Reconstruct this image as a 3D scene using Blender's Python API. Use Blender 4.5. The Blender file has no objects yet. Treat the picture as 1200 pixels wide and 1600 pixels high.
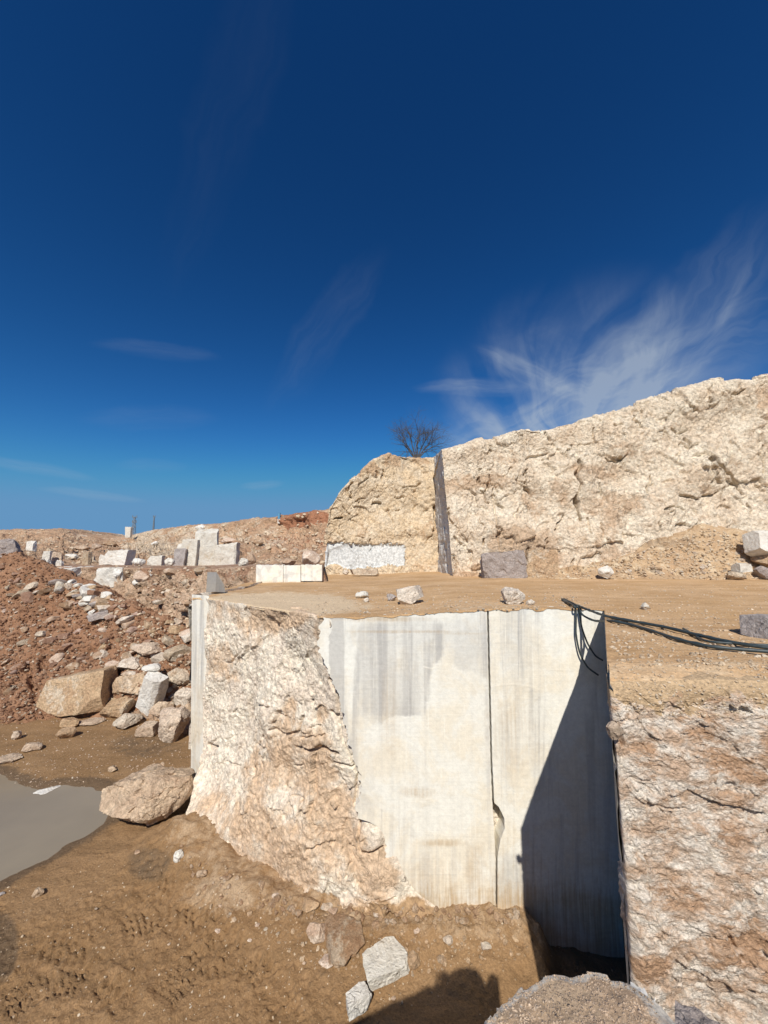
import bpy, bmesh, math, random
import numpy as np
from mathutils import Vector, Matrix, Euler
from mathutils.bvhtree import BVHTree
R = math.radians
C = bpy.context.scene.collection
rng = np.random.default_rng(7)
random.seed(7)

# ------------------------------------------------------------------ camera model
PITCH = R(6.5); F = 600.0
cp, sp = math.cos(PITCH), math.sin(PITCH)
def P(px, py, Y):                      # the point at depth Y seen at photo position (px,py)
    dx = (px-600)/F; dy = (800-py)/F
    ray = np.array([dx, cp-dy*sp, sp+dy*cp])
    return ray*(Y/ray[1])
def PZ(px, py, Z):
    dx = (px-600)/F; dy = (800-py)/F
    ray = np.array([dx, cp-dy*sp, sp+dy*cp])
    return ray*(Z/ray[2])
def proj(V):
    d = V[..., 1]*cp+V[..., 2]*sp
    d = np.where(d < 0.05, 0.05, d)
    return 600+F*V[..., 0]/d, 800-F*(V[..., 2]*cp-V[..., 1]*sp)/d

# ------------------------------------------------------------------ noise
_perm = rng.permutation(256); _perm = np.concatenate([_perm, _perm, _perm])
_g = rng.normal(size=(256, 3)); _g /= np.linalg.norm(_g, axis=1)[:, None]
def _h(i, j, k): return _perm[_perm[_perm[i & 255]+(j & 255)]+(k & 255)]
def pn(p):
    shp = p.shape[:-1]; p = p.reshape(-1, 3)
    i = np.floor(p).astype(np.int64); f = p-i; u = f*f*f*(f*(f*6-15)+10)
    out = 0
    for a in (0, 1):
        for b in (0, 1):
            for c in (0, 1):
                g = _g[_h(i[:, 0]+a, i[:, 1]+b, i[:, 2]+c)]
                d = g[:, 0]*(f[:, 0]-a)+g[:, 1]*(f[:, 1]-b)+g[:, 2]*(f[:, 2]-c)
                w = (u[:, 0] if a else 1-u[:, 0])*(u[:, 1] if b else 1-u[:, 1])*(u[:, 2] if c else 1-u[:, 2])
                out = out+d*w
    return (out*1.6).reshape(shp)
def fbm(p, o=4, gain=.5):
    s = 0; a = 1.0; q = p
    for k in range(o):
        s = s+a*pn(q); a *= gain; q = q*2.03+17.3
    return s
def ridge(p, o=4, gain=.5):
    s = 0; a = 1.0; q = p
    for k in range(o):
        s = s+a*(1-2*np.abs(pn(q))); a *= gain; q = q*2.03+11.7
    return s
def facet(p, tilt=1.0):                # broken-stone planes: every cell is a plane with its own tilt and step
    shp = p.shape[:-1]; p = p.reshape(-1, 3)
    i = np.floor(p).astype(np.int64)
    best = np.full(len(p), 1e9); val = np.zeros(len(p))
    for a in (-1, 0, 1):
        for b in (-1, 0, 1):
            for c in (-1, 0, 1):
                h = _h(i[:, 0]+a, i[:, 1]+b, i[:, 2]+c)
                off = _g[(h*7+3) & 255]*.5+.5
                d = p-(i+np.array([a, b, c])+off)
                dd = (d*d).sum(1); m = dd < best
                best = np.where(m, dd, best)
                t = (d*_g[(h*13+5) & 255]).sum(1)*tilt+(_perm[h+31]/255.-.5)
                val = np.where(m, t, val)
    return val.reshape(shp)
def sstep(a, b, x):
    t = np.clip((x-a)/(b-a), 0, 1); return t*t*(3-2*t)

# ------------------------------------------------------------------ mesh helpers
def mk(name, V, Q, mat=None, parent=None, smooth=True, sharp=None, attrs=None, loc=None):
    V = np.asarray(V, float).reshape(-1, 3)
    me = bpy.data.meshes.new(name)
    if isinstance(Q, np.ndarray):
        n = len(Q); k = Q.shape[1]
        me.vertices.add(len(V)); me.vertices.foreach_set('co', V.ravel())
        me.loops.add(n*k); me.loops.foreach_set('vertex_index', Q.ravel().astype(np.int32))
        me.polygons.add(n)
        me.polygons.foreach_set('loop_start', np.arange(0, n*k, k, dtype=np.int32))
        me.polygons.foreach_set('loop_total', np.full(n, k, dtype=np.int32))
        me.update(calc_edges=True)
    else:
        me.from_pydata(V.tolist(), [], Q); me.update()
    me.polygons.foreach_set('use_smooth', np.full(len(me.polygons), smooth)); me.validate()
    if attrs:
        for k, v in attrs.items():
            a = me.attributes.new(k, 'FLOAT', 'POINT'); a.data.foreach_set('value', np.asarray(v, np.float32).ravel())
    if sharp and smooth: me.set_sharp_from_angle(angle=R(sharp))
    if mat: me.materials.append(mat)
    o = bpy.data.objects.new(name, me); C.objects.link(o)
    if parent: o.parent = parent
    if loc is not None: o.location = loc
    return o
def tag(o, label=None, cat=None, group=None, kind=None):
    if label: o['label'] = label
    if cat: o['category'] = cat
    if group: o['group'] = group
    if kind: o['kind'] = kind
    return o
def empty(name, label, cat, loc=(0, 0, 0), group=None):
    o = bpy.data.objects.new(name, None); C.objects.link(o); o.location = loc
    return tag(o, label, cat, group)
def gridq(R_, C_, closeu=False):
    i = np.arange(R_-1)[:, None]; j = np.arange(C_-1 if not closeu else C_)[None, :]
    a = i*C_+j; b = i*C_+(j+1) % C_
    return np.stack([a, b, b+C_, a+C_], -1).reshape(-1, 4)
def cr(ctrl, t):                       # Catmull-Rom along axis 0
    n = len(ctrl); t = np.clip(t, 0, n-1-1e-6); i = np.floor(t).astype(int); f = (t-i)
    f = f.reshape((-1,)+(1,)*(ctrl.ndim-1))
    g = lambda k: ctrl[np.clip(k, 0, n-1)]
    p0, p1, p2, p3 = g(i-1), g(i), g(i+1), g(i+2)
    m1 = (p2-p0)/2*.8; m2 = (p3-p1)/2*.8
    f2 = f*f; f3 = f2*f
    return (2*f3-3*f2+1)*p1+(f3-2*f2+f)*m1+(-2*f3+3*f2)*p2+(f3-f2)*m2
def arct(ctrl, n, axis0=True):         # parameter spaced by length
    d = np.linalg.norm(np.diff(ctrl, axis=0), axis=-1)
    d = d.reshape(len(d), -1).mean(1); s = np.concatenate([[0], np.cumsum(d)])
    return np.interp(np.linspace(0, s[-1], n), s, np.arange(len(s)))
def surf(ctrl, nv, nu, tv=None, tu=None):
    ctrl = np.asarray(ctrl, float)
    tv = arct(ctrl, nv) if tv is None else tv
    G = cr(ctrl, tv)
    tu = arct(ctrl.transpose(1, 0, 2), nu) if tu is None else tu
    G = cr(G.transpose(1, 0, 2), tu).transpose(1, 0, 2)
    return G
def normals(G, toward=(0, 0, 0)):
    a = np.gradient(G, axis=0); b = np.gradient(G, axis=1)
    n = np.cross(a, b); n /= np.linalg.norm(n, axis=-1)[..., None]+1e-9
    s = np.sign((n*(np.array(toward)-G)).sum(-1).mean()) or 1
    return n*s
def gq(G, toward=(0, 0, 0)):           # grid faces wound so they face the viewer side
    a = np.gradient(G, axis=0); b = np.gradient(G, axis=1)
    n = np.cross(a, b); s = (n*(np.array(toward)-G)).sum(-1).mean()
    q = gridq(*G.shape[:2])
    return q if s < 0 else q[:, ::-1]
BV = {}
def bvh(key, G):
    st = max(1, int(max(G.shape[:2])/400)); g = G[::st, ::st]
    BV[key] = BVHTree.FromPolygons(g.reshape(-1, 3).tolist(), gridq(*g.shape[:2]).tolist())
def hit(px, py, keys=None):
    dx = (px-600)/F; dy = (800-py)/F
    ray = Vector((dx, cp-dy*sp, sp+dy*cp)).normalized(); best = None
    for k, b in BV.items():
        if keys and k not in keys: continue
        l, n, i, d = b.ray_cast(Vector((0, 0, 0)), ray)
        if l is not None and (best is None or d < best[1]): best = (l, d, n, k)
    return best
def ell(px, py, cx, cy, rx, ry, nz=0, soft=.35):
    d = np.sqrt(((px-cx)/rx)**2+((py-cy)/ry)**2)+nz
    return 1-sstep(1-soft, 1+soft, d)
def polyds(px, py, pts):               # the same, with the length along the line
    best = np.full(np.shape(px), 1e9); sb = np.zeros(np.shape(px)); acc = 0.
    for (x0, y0), (x1, y1) in zip(pts[:-1], pts[1:]):
        l2 = (x1-x0)**2+(y1-y0)**2; t = np.clip(((px-x0)*(x1-x0)+(py-y0)*(y1-y0))/l2, 0, 1)
        d = np.hypot(px-x0-t*(x1-x0), py-y0-t*(y1-y0)); m = d < best
        best = np.where(m, d, best); sb = np.where(m, acc+t*math.sqrt(l2), sb); acc += math.sqrt(l2)
    return best, sb
def polyd(px, py, pts):                # distance to a polyline (photo units)
    best = np.full(np.shape(px), 1e9)
    for (x0, y0), (x1, y1) in zip(pts[:-1], pts[1:]):
        l2 = (x1-x0)**2+(y1-y0)**2
        t = np.clip(((px-x0)*(x1-x0)+(py-y0)*(y1-y0))/l2, 0, 1)
        best = np.minimum(best, np.hypot(px-x0-t*(x1-x0), py-y0-t*(y1-y0)))
    return best

# ------------------------------------------------------------------ materials
def newmat(name):
    m = bpy.data.materials.new(name); m.use_nodes = True; nt = m.node_tree
    for n in list(nt.nodes): nt.nodes.remove(n)
    return m, nt
class NB:
    def __init__(s, nt): s.nt = nt
    def n(s, t, ins=None, **kw):
        nd = s.nt.nodes.new(t)
        for k, v in kw.items(): setattr(nd, k, v)
        for k, v in (ins or {}).items(): s.set(nd, k, v)
        return nd
    def set(s, nd, k, v):
        i = nd.inputs[k]
        if isinstance(v, bpy.types.NodeSocket): s.nt.links.new(v, i)
        else: i.default_value = v
    def math(s, op, a, b=0.5, clamp=False):
        nd = s.n('ShaderNodeMath', operation=op, use_clamp=clamp); s.set(nd, 0, a); s.set(nd, 1, b); return nd.outputs[0]
    def noise(s, vec, scale, detail=6, rough=.55, dist=0):
        return s.n('ShaderNodeTexNoise', {'Vector': vec, 'Scale': scale, 'Detail': detail, 'Roughness': rough, 'Distortion': dist}).outputs['Fac']
    def mix(s, f, a, b, blend='MIX'):
        nd = s.n('ShaderNodeMix', data_type='RGBA', blend_type=blend)
        s.set(nd, 0, f)
        for i, v in ((6, a), (7, b)):
            if isinstance(v, tuple): v = (*v[:3], 1)
            s.set(nd, i, v)
        return nd.outputs[2]
    def ss(s, x, a, b, lo=0., hi=1.):
        nd = s.n('ShaderNodeMapRange', {'From Min': a, 'From Max': b, 'To Min': lo, 'To Max': hi}, interpolation_type='SMOOTHSTEP')
        s.set(nd, 'Value', x); return nd.outputs[0]
    def attr(s, name): return s.n('ShaderNodeAttribute', attribute_name=name).outputs['Fac']
def rockmat(name, c1, c2, c3, c4, sc=1.0, patch=(.56, .66), bump=1.0, rough=.9, stretch=(1, 1, 1), rot=(0, 0, 0), crack=.5, speck=.35, rnd=0.0, fine=1.0):
    m, nt = newmat(name); b = NB(nt)
    tc = b.n('ShaderNodeTexCoord').outputs['Object']
    mp = b.n('ShaderNodeMapping', {'Vector': tc, 'Scale': tuple(x*sc for x in stretch), 'Rotation': rot}).outputs[0]
    if rnd:
        ri = b.n('ShaderNodeObjectInfo').outputs['Random']
        sh = b.n('ShaderNodeVectorMath', {0: mp}, operation='ADD')
        cb = b.n('ShaderNodeCombineXYZ', {'X': b.math('MULTIPLY', ri, 37.), 'Y': b.math('MULTIPLY', ri, 91.), 'Z': 0.})
        nt.links.new(cb.outputs[0], sh.inputs[1]); mp = sh.outputs[0]
    n1 = b.noise(mp, 1.3, 6, .66, .3); n2 = b.noise(mp, .5, 6, .66, .5); n3 = b.noise(mp, 9., 4, .7)
    n4 = b.noise(mp, 3.2, 5, .68, .5)
    col = b.mix(b.ss(n1, .38, .62), c1, c2)
    m1 = b.attr('m1'); m2 = b.attr('m2')
    pb = b.math('ADD', n2, b.math('MULTIPLY', b.math('SUBTRACT', n4, .5), .35))
    pb = b.math('ADD', pb, b.math('MULTIPLY', m1, .30))
    col = b.mix(b.ss(pb, patch[0], patch[1]), col, c3)
    w = b.math('ADD', b.math('SUBTRACT', m2, .5), b.math('MULTIPLY', b.math('SUBTRACT', n4, .5), 1.3))
    col = b.mix(b.ss(w, -.08, .14), col, c4)
    # thin veins and open joints of darker stone
    if True: v = b.math('ABSOLUTE', b.math('SUBTRACT', b.noise(mp, 1.7, 3, .55, .8), .5))
    vein = b.math('MULTIPLY', b.ss(v, .0, .012, 1., 0.), b.ss(b.noise(mp, .9, 2), .5, .6))
    col = b.mix(b.math('MULTIPLY', vein, crack), col, tuple(x*.35 for x in c3), 'MIX')
    spk = b.ss(n3, .3, .7, 1-speck, 1+speck*.5)
    cc = b.n('ShaderNodeCombineXYZ', {0: spk, 1: spk, 2: spk}).outputs[0]
    col = b.mix(1., col, cc, 'MULTIPLY')
    if rnd:
        hs = b.n('ShaderNodeHueSaturation', {'Color': col, 'Value': b.ss(ri, 0, 1, 1-rnd, 1+rnd*.6), 'Saturation': b.ss(ri, 0., 1, 1.15, .75)}); col = hs.outputs[0]
    h = b.math('ADD', b.math('MULTIPLY', b.noise(mp, 3.5, 7, .72, .3), .13), b.math('MULTIPLY', b.noise(tc, 26.*sc*fine, 3, .7), .03))
    vo = b.n('ShaderNodeTexVoronoi', {'Vector': b.n('ShaderNodeVectorMath', {0: mp, 1: b.n('ShaderNodeTexNoise', {'Vector': mp, 'Scale': 3.}).outputs['Color']}, operation='ADD').outputs[0], 'Scale': 5.5}, feature='F1').outputs['Distance']
    h = b.math('ADD', h, b.math('MULTIPLY', vo, .03))
    h = b.math('SUBTRACT', h, b.math('MULTIPLY', vein, .03))
    h = b.math('MULTIPLY', h, b.math('SUBTRACT', 1., b.math('MULTIPLY', m2, .75)))
    bp = b.n('ShaderNodeBump', {'Height': h, 'Strength': min(1., bump), 'Distance': 1./sc*max(1, bump)})
    bs = b.n('ShaderNodeBsdfPrincipled', {'Base Color': col, 'Roughness': rough, 'Normal': bp.outputs[0]})
    bs.inputs['Specular IOR Level'].default_value = .2
    out = b.n('ShaderNodeOutputMaterial', {'Surface': bs.outputs[0]})
    return m
def sawnmat(name, base, grey, cream, stain, streak=1.0, dark=None):
    # m1 = warm stain, m2 = grey veil, m3 = bright slurry coat
    m, nt = newmat(name); b = NB(nt)
    tc = b.n('ShaderNodeTexCoord').outputs['Object']
    wob = b.n('ShaderNodeMapping', {'Vector': tc, 'Scale': (3.2, 3.2, .12)}).outputs[0]
    mph = b.n('ShaderNodeMapping', {'Vector': tc, 'Scale': (.5, .5, 11.), 'Rotation': (0, R(.8), 0)}).outputs[0]
    mpf = b.n('ShaderNodeMapping', {'Vector': tc, 'Scale': (17., 17., .5)}).outputs[0]
    nv = b.noise(wob, 1., 5, .6, .15); nh = b.noise(mph, 1., 4, .6, .2); nf = b.noise(mpf, 1., 3, .6)
    nl = b.noise(tc, .9, 6, .66, .4); ns = b.noise(tc, 11., 5, .75)
    m1 = b.attr('m1'); m2 = b.attr('m2'); m3 = b.attr('m3')
    col = b.mix(b.ss(nl, .42, .60), base, cream)
    g = b.math('ADD', b.math('MULTIPLY', m2, .95), b.ss(nv, .52, .66, 0., .45*streak))
    g = b.math('ADD', g, b.math('MULTIPLY', b.ss(nh, .50, .70, 0., .16), b.ss(nl, .44, .56)))
    g = b.math('MULTIPLY', g, b.math('SUBTRACT', 1., b.math('MULTIPLY', m3, .75)), True)
    col = b.mix(g, col, grey)
    col = b.mix(b.math('MULTIPLY', b.ss(nf, .56, .70), b.ss(nl, .46, .56, 0., .35)), col, tuple(min(1, x*1.14) for x in base))
    st = b.math('MULTIPLY', m1, b.ss(b.math('ADD', nf, b.math('MULTIPLY', nl, .6)), .62, 1.0, .35, 1.), True)
    col = b.mix(b.math('MULTIPLY', st, .9), col, stain)
    spk = b.ss(ns, .25, .75, .90, 1.06)
    col = b.mix(1., col, b.n('ShaderNodeCombineXYZ', {0: spk, 1: spk, 2: spk}).outputs[0], 'MULTIPLY')
    h = b.math('ADD', b.math('MULTIPLY', nh, .007), b.math('MULTIPLY', ns, .004))
    h = b.math('ADD', h, b.math('MULTIPLY', nl, .03)); h = b.math('ADD', h, b.math('MULTIPLY', m3, .006))
    bp = b.n('ShaderNodeBump', {'Height': h, 'Strength': .7, 'Distance': 1.})
    bs = b.n('ShaderNodeBsdfPrincipled', {'Base Color': col, 'Roughness': .75, 'Normal': bp.outputs[0]})
    bs.inputs['Specular IOR Level'].default_value = .25
    b.n('ShaderNodeOutputMaterial', {'Surface': bs.outputs[0]})
    return m
def soilmat(name, c1, c2, c3, wet, sc=1., bump=1., tread=0., dry=(.6, .5, .35)):
    # m1 = damp and darkened, m2 = pale rock dust, m3 = wheel-track clods
    m, nt = newmat(name); b = NB(nt)
    tc = b.n('ShaderNodeTexCoord').outputs['Object']
    n1 = b.noise(tc, .55*sc, 5, .6, .5); n2 = b.noise(tc, 3.*sc, 6, .68, .3); n3 = b.noise(tc, 22.*sc, 4, .7)
    tr = b.noise(b.n('ShaderNodeMapping', {'Vector': tc, 'Scale': (.25*sc, 2.2*sc, 1.)}).outputs[0], 1., 6, .65, .6)
    m1 = b.attr('m1'); m2 = b.attr('m2'); m3 = b.attr('m3')
    col = b.mix(b.ss(n1, .35, .65), c1, c2)
    col = b.mix(b.ss(tr, .42, .68, 0., .6), col, c3)
    w = b.ss(b.math('ADD', m2, b.math('MULTIPLY', b.math('SUBTRACT', n2, .5), 1.2)), .35, .75)
    col = b.mix(w, col, dry)
    wt = b.ss(b.math('ADD', m1, b.math('MULTIPLY', b.math('SUBTRACT', n2, .5), .8)), .3, .7)
    col = b.mix(b.math('MULTIPLY', wt, .8), col, wet)
    spk = b.ss(n3, .3, .7, .78, 1.15)
    col = b.mix(1., col, b.n('ShaderNodeCombineXYZ', {0: spk, 1: spk, 2: spk}).outputs[0], 'MULTIPLY')
    # pebbles bedded in the soil
    vo = b.n('ShaderNodeTexVoronoi', {'Vector': tc, 'Scale': 9.*sc, 'Randomness': 1.}, feature='F1')
    pk = b.math('MULTIPLY', b.ss(vo.outputs['Distance'], .16, .22, 1., 0.), b.ss(b.n('ShaderNodeSeparateColor', {0: vo.outputs['Color']}).outputs[0], .8, .82))
    col = b.mix(b.math('MULTIPLY', pk, .7), col, dry)
    h = b.math('ADD', b.math('MULTIPLY', n2, .05), b.math('MULTIPLY', n3, .02))
    h = b.math('ADD', h, b.math('MULTIPLY', pk, .012))
    h = b.math('ADD', h, b.math('MULTIPLY', b.noise(tc, 70.*sc, 3, .6), .004))
    bp = b.n('ShaderNodeBump', {'Height': h, 'Strength': min(1, bump), 'Distance': max(1., bump)/sc})
    rg = b.ss(wt, 0, 1, .95, .45)
    bs = b.n('ShaderNodeBsdfPrincipled', {'Base Color': col, 'Roughness': rg, 'Normal': bp.outputs[0]})
    bs.inputs['Specular IOR Level'].default_value = .2
    b.n('ShaderNodeOutputMaterial', {'Surface': bs.outputs[0]})
    return m
def plain(name, c, rough=.6, metal=0., nz=.2, sc=20.):
    m, nt = newmat(name); b = NB(nt)
    tc = b.n('ShaderNodeTexCoord').outputs['Object']
    n = b.noise(tc, sc, 5); s = b.ss(n, .3, .7, 1-nz, 1+nz)
    col = b.mix(1., c, b.n('ShaderNodeCombineXYZ', {0: s, 1: s, 2: s}).outputs[0], 'MULTIPLY')
    bs = b.n('ShaderNodeBsdfPrincipled', {'Base Color': col, 'Roughness': rough, 'Metallic': metal})
    b.n('ShaderNodeOutputMaterial', {'Surface': bs.outputs[0]})
    return m

M = {}
M['left'] = rockmat('broken_marble', (.84, .76, .63), (.77, .66, .54), (.66, .49, .34), (.42, .28, .16), .9, (.56, .76), .7, crack=.5)
M['right'] = rockmat('bedded_marble', (.58, .42, .30), (.80, .72, .62), (.50, .32, .20), (.50, .36, .22), 2.6, (.55, .72), .9, stretch=(1, 1, 2.0), rot=(0, R(28), 0), crack=.4, fine=1.5)
M['cliff'] = rockmat('cream_cliff', (.79, .69, .55), (.70, .57, .43), (.57, .42, .29), (.50, .35, .23), .6, (.55, .72), .9, crack=.6)
M['mid'] = rockmat('yellow_cliff', (.66, .51, .34), (.70, .58, .43), (.54, .38, .24), (.62, .63, .62), .6, (.56, .70), .8, crack=.5)
M['hill'] = rockmat('far_hill', (.58, .40, .26), (.48, .30, .19), (.68, .55, .41), (.34, .16, .09), .25, (.55, .65), 1.2, crack=.2)
M['slope'] = rockmat('rubble_slope', (.54, .37, .25), (.62, .46, .33), (.42, .25, .16), (.62, .52, .40), .7, (.52, .62), 1.3)
M['heap'] = soilmat('red_spoil', (.29, .155, .088), (.35, .20, .12), (.22, .115, .065), (.14, .08, .05), 1., 1.3, dry=(.45, .33, .25))
M['debris'] = soilmat('cliff_debris', (.48, .33, .20), (.55, .40, .25), (.36, .23, .13), (.2, .12, .07), 1., 1.3, dry=(.66, .54, .38))
M['floor'] = soilmat('quarry_mud', (.29, .175, .085), (.33, .205, .105), (.22, .135, .066), (.13, .09, .055), 1., 1.5, dry=(.46, .33, .21))
M['bench'] = soilmat('bench_soil', (.51, .325, .165), (.59, .40, .23), (.36, .215, .105), (.2, .12, .06), 1., .7, dry=(.62, .48, .32))
M['mound'] = soilmat('ledge_gravel', (.42, .30, .20), (.47, .355, .24), (.35, .245, .155), (.2, .14, .09), 4., .7, dry=(.50, .46, .40))
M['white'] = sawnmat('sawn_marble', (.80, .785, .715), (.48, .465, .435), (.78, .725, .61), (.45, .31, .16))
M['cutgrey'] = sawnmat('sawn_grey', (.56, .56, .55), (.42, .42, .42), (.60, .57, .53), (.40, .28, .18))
M['shade'] = sawnmat('sawn_side', (.30, .29, .28), (.22, .22, .22), (.33, .31, .28), (.24, .17, .11))  # darker copy of the sawn stone, shade put into its colour
M['tan'] = rockmat('tan_boulder', (.66, .50, .345), (.56, .40, .27), (.74, .63, .50), (.7, .62, .5), 1., (.54, .66), 1., rnd=.12, crack=.3)
M['pale'] = rockmat('pale_boulder', (.70, .60, .47), (.60, .48, .36), (.50, .36, .24), (.7, .62, .5), 1.2, (.54, .68), 1., rnd=.2, crack=.3)
M['whiterock'] = rockmat('white_block', (.76, .73, .66), (.68, .63, .55), (.54, .44, .32), (.5, .5, .5), .8, (.58, .74), .8, rnd=.08, crack=.4, speck=.12)
M['greyrock'] = rockmat('grey_block', (.50, .44, .41), (.40, .34, .31), (.50, .42, .36), (.7, .62, .5), 2., (.56, .66), 1.2, rnd=.12, crack=.5)
M['stone'] = rockmat('loose_stone', (.54, .39, .27), (.44, .29, .19), (.64, .52, .40), (.7, .62, .5), 3., (.5, .62), .8, rnd=.35, crack=.0)
M['redstone'] = rockmat('red_stone', (.38, .23, .16), (.30, .17, .11), (.46, .32, .23), (.7, .62, .5), 3., (.5, .62), .8, rnd=.3, crack=.0)
M['grav'] = rockmat('gravel_stone', (.60, .48, .34), (.50, .38, .26), (.68, .58, .45), (.7, .62, .5), 2.5, (.5, .62), .6, crack=.0)
M['cable'] = plain('cable_rubber', (.035, .05, .055), .5)
M['bark'] = plain('bark', (.085, .08, .08), .9)
M['steel'] = plain('galvanised_steel', (.25, .27, .28), .5, .5)
M['blue'] = plain('blue_paint', (.10, .28, .45), .5)
M['cloth'] = plain('dark_cloth', (.05, .06, .09), .9)
M['skin'] = plain('skin', (.5, .32, .24), .6)
M['hair'] = plain('hair', (.03, .02, .015), .8)

# ------------------------------------------------------------------ quarry floor
def nonuni(lo, f0, f1, hi, step, grow=1.09):
    a = list(np.arange(f0, f1+step/2, step)); s = step; x = a[-1]
    while x < hi: s *= grow; x += s; a.append(x)
    s = step; x = a[0]
    while x > lo: s *= grow; x -= s; a.insert(0, x)
    return np.array(a)
pond_px = [(-60, 1400), (0, 1378), (60, 1346), (130, 1306), (165, 1287), (176, 1262), (172, 1236), (140, 1229), (100, 1226), (60, 1234), (30, 1226), (0, 1212), (-80, 1190), (-300, 1180), (-400, 1300)]
WL = -9.02
pond = np.array([PZ(x, y, WL)[:2] for x, y in pond_px])
def sdpoly(X, Y, poly):
    d = np.full(X.shape, 1e9); inside = np.zeros(X.shape, bool); n = len(poly)
    for i in range(n):
        x0, y0 = poly[i]; x1, y1 = poly[(i+1) % n]
        t = np.clip(((X-x0)*(x1-x0)+(Y-y0)*(y1-y0))/((x1-x0)**2+(y1-y0)**2+1e-9), 0, 1)
        d = np.minimum(d, np.hypot(X-x0-t*(x1-x0), Y-y0-t*(y1-y0)))
        c = ((y0 > Y) != (y1 > Y)) & (X < (x1-x0)*(Y-y0)/(y1-y0+1e-12)+x0)
        inside ^= c
    return np.where(inside, -d, d)
xs = nonuni(-900, -17, 5.5, 900, .045); ys = nonuni(-60, 7.2, 16, 1500, .045)
X, Y = np.meshgrid(xs, ys)
p3 = np.stack([X, Y, 0*X], -1)
nearm = ((X > -22) & (X < 9) & (Y > 5) & (Y < 30))
Z = -9+fbm(p3*.35, 3)*.10
sd = sdpoly(X, Y, pond)+fbm(p3*1.1, 4)*.12
Z = np.where(nearm, -8.965+fbm(p3*.35, 3)*.035+0*Z, Z)
Z += nearm*.06*sstep(0, 1.5, sd)-nearm*.3*sstep(.12, -.8, sd)-nearm*.055*sstep(.35, -.1, sd)
Z += nearm*(fbm(p3*2.2, 3)*.022+fbm(p3*9., 3)*.008)*sstep(-.2, .5, sd)
# apron of mud and broken rock along the ledge foot
ap = sstep(1.9, .1, polyd(X, Y, [(-6.2, 13.2), (-3.6, 11.6), (-1.6, 10.8), (0, 10.4), (3.7, 10.4)]))
Z += ap*.34*(1+.4*fbm(p3*1.3, 4))+ap*(.05*facet(p3*2.2+fbm(p3*3., 2)[..., None]*.3)+.035*facet(p3*5.))*sstep(-4, -1, X)+ap*.02*fbm(p3*8, 3)
pit = sstep(3.4, 4.1, X+.15*fbm(p3*2, 2))*sstep(6.0, 7.4, Y)*sstep(12., 11, Y)*sstep(9, 8, X)
Z -= pit*.7
Z += .30*np.exp(-(((X+6.0)/1.5)**2+((Y-13.0)/.9)**2))*nearm*(1+.4*fbm(p3*1.5, 3))
# wheel-track clods
PX, PY = proj(np.stack([X, Y, Z], -1))
tr = 0
for (pts, wd) in (([(0, 1500), (180, 1420), (330, 1480), (560, 1600)], 60), ([(60, 1640), (260, 1470), (420, 1560)], 70), ([(230, 1330), (250, 1400), (330, 1440)], 30), ([(-20, 1440), (30, 1560), (10, 1650)], 50)):
    tr = np.maximum(tr, sstep(wd, wd*.4, polyd(PX, PY, pts)))
tr = np.clip(tr+.5*sstep(-.1, .4, fbm(p3*.8, 3)), 0, 1)*sstep(.3, 1., sd)*nearm
cl = np.sin(X*22+3*fbm(p3*1.5, 2))*np.sin(Y*26+X*9+4*fbm(p3*1.3+5, 2))
Z += tr*(.010*cl+.022*facet(p3*9.)+.045*fbm(p3*12, 3))
wp = 6*fbm(p3*1.2, 2)
for pts in ([(190, 1450), (250, 1430), (330, 1450), (400, 1500), (450, 1580), (470, 1660)], [(255, 1560), (300, 1510), (360, 1490), (420, 1520)], [(-20, 1600), (60, 1540), (140, 1530), (230, 1600)], [(60, 1470), (130, 1500), (200, 1570), (230, 1680)], [(230, 1340), (236, 1385), (290, 1395), (330, 1440)]):
    ax = np.array(pts); q_ = nearm & (PX > ax[:, 0].min()-60) & (PX < ax[:, 0].max()+60) & (PY > ax[:, 1].min()-60) & (PY < ax[:, 1].max()+60)
    dd, ss = polyds((PX+wp)[q_], (PY+wp)[q_], pts); g_ = p3[q_]; bnd = sstep(30, 20, dd)*sstep(.3, 1., sd[q_])*sstep(-.5, 0., fbm(g_*1.7+3, 3))
    Z[q_] += bnd*(-.05+.06*sstep(-.3, .5, np.sin(ss*2*math.pi/11.+dd*.12))+.02*fbm(g_*10, 2))+.04*np.exp(-((dd-33)/6.)**2)*sstep(-.3, .4, fbm(g_*2, 2))
wet_darkm = np.clip(sstep(.9, .0, sd)*1.+ell(PX, PY, 225, 1165, 70, 22, 0, .5)*.55+ell(PX, PY, 235, 1350, 40, 30)*.55+ell(PX, PY, 5, 1480, 26, 60)*.7+pit*1.2+ell(PX, PY, 560, 1500, 120, 40)*.35, 0, 1)*nearm  # damp mud patches; the pit floor is darkened too
dust = np.clip(ap*.55*sstep(.8, .2, ell(PX, PY, 560, 1500, 160, 40))+ell(PX, PY, 330, 1400, 70, 30)*.3, 0, 1)*nearm
Gf = np.stack([X, Y, Z], -1)
o = mk('quarry_floor', Gf, gridq(*Gf.shape[:2]), M['floor'], attrs={'m1': wet_darkm, 'm2': dust, 'm3': tr})
tag(o, kind='structure')
i0, i1 = np.searchsorted(ys, 6), np.searchsorted(ys, 40); j0, j1 = np.searchsorted(xs, -40), np.searchsorted(xs, 12)
bvh('floor', Gf[i0:i1, j0:j1])
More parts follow.
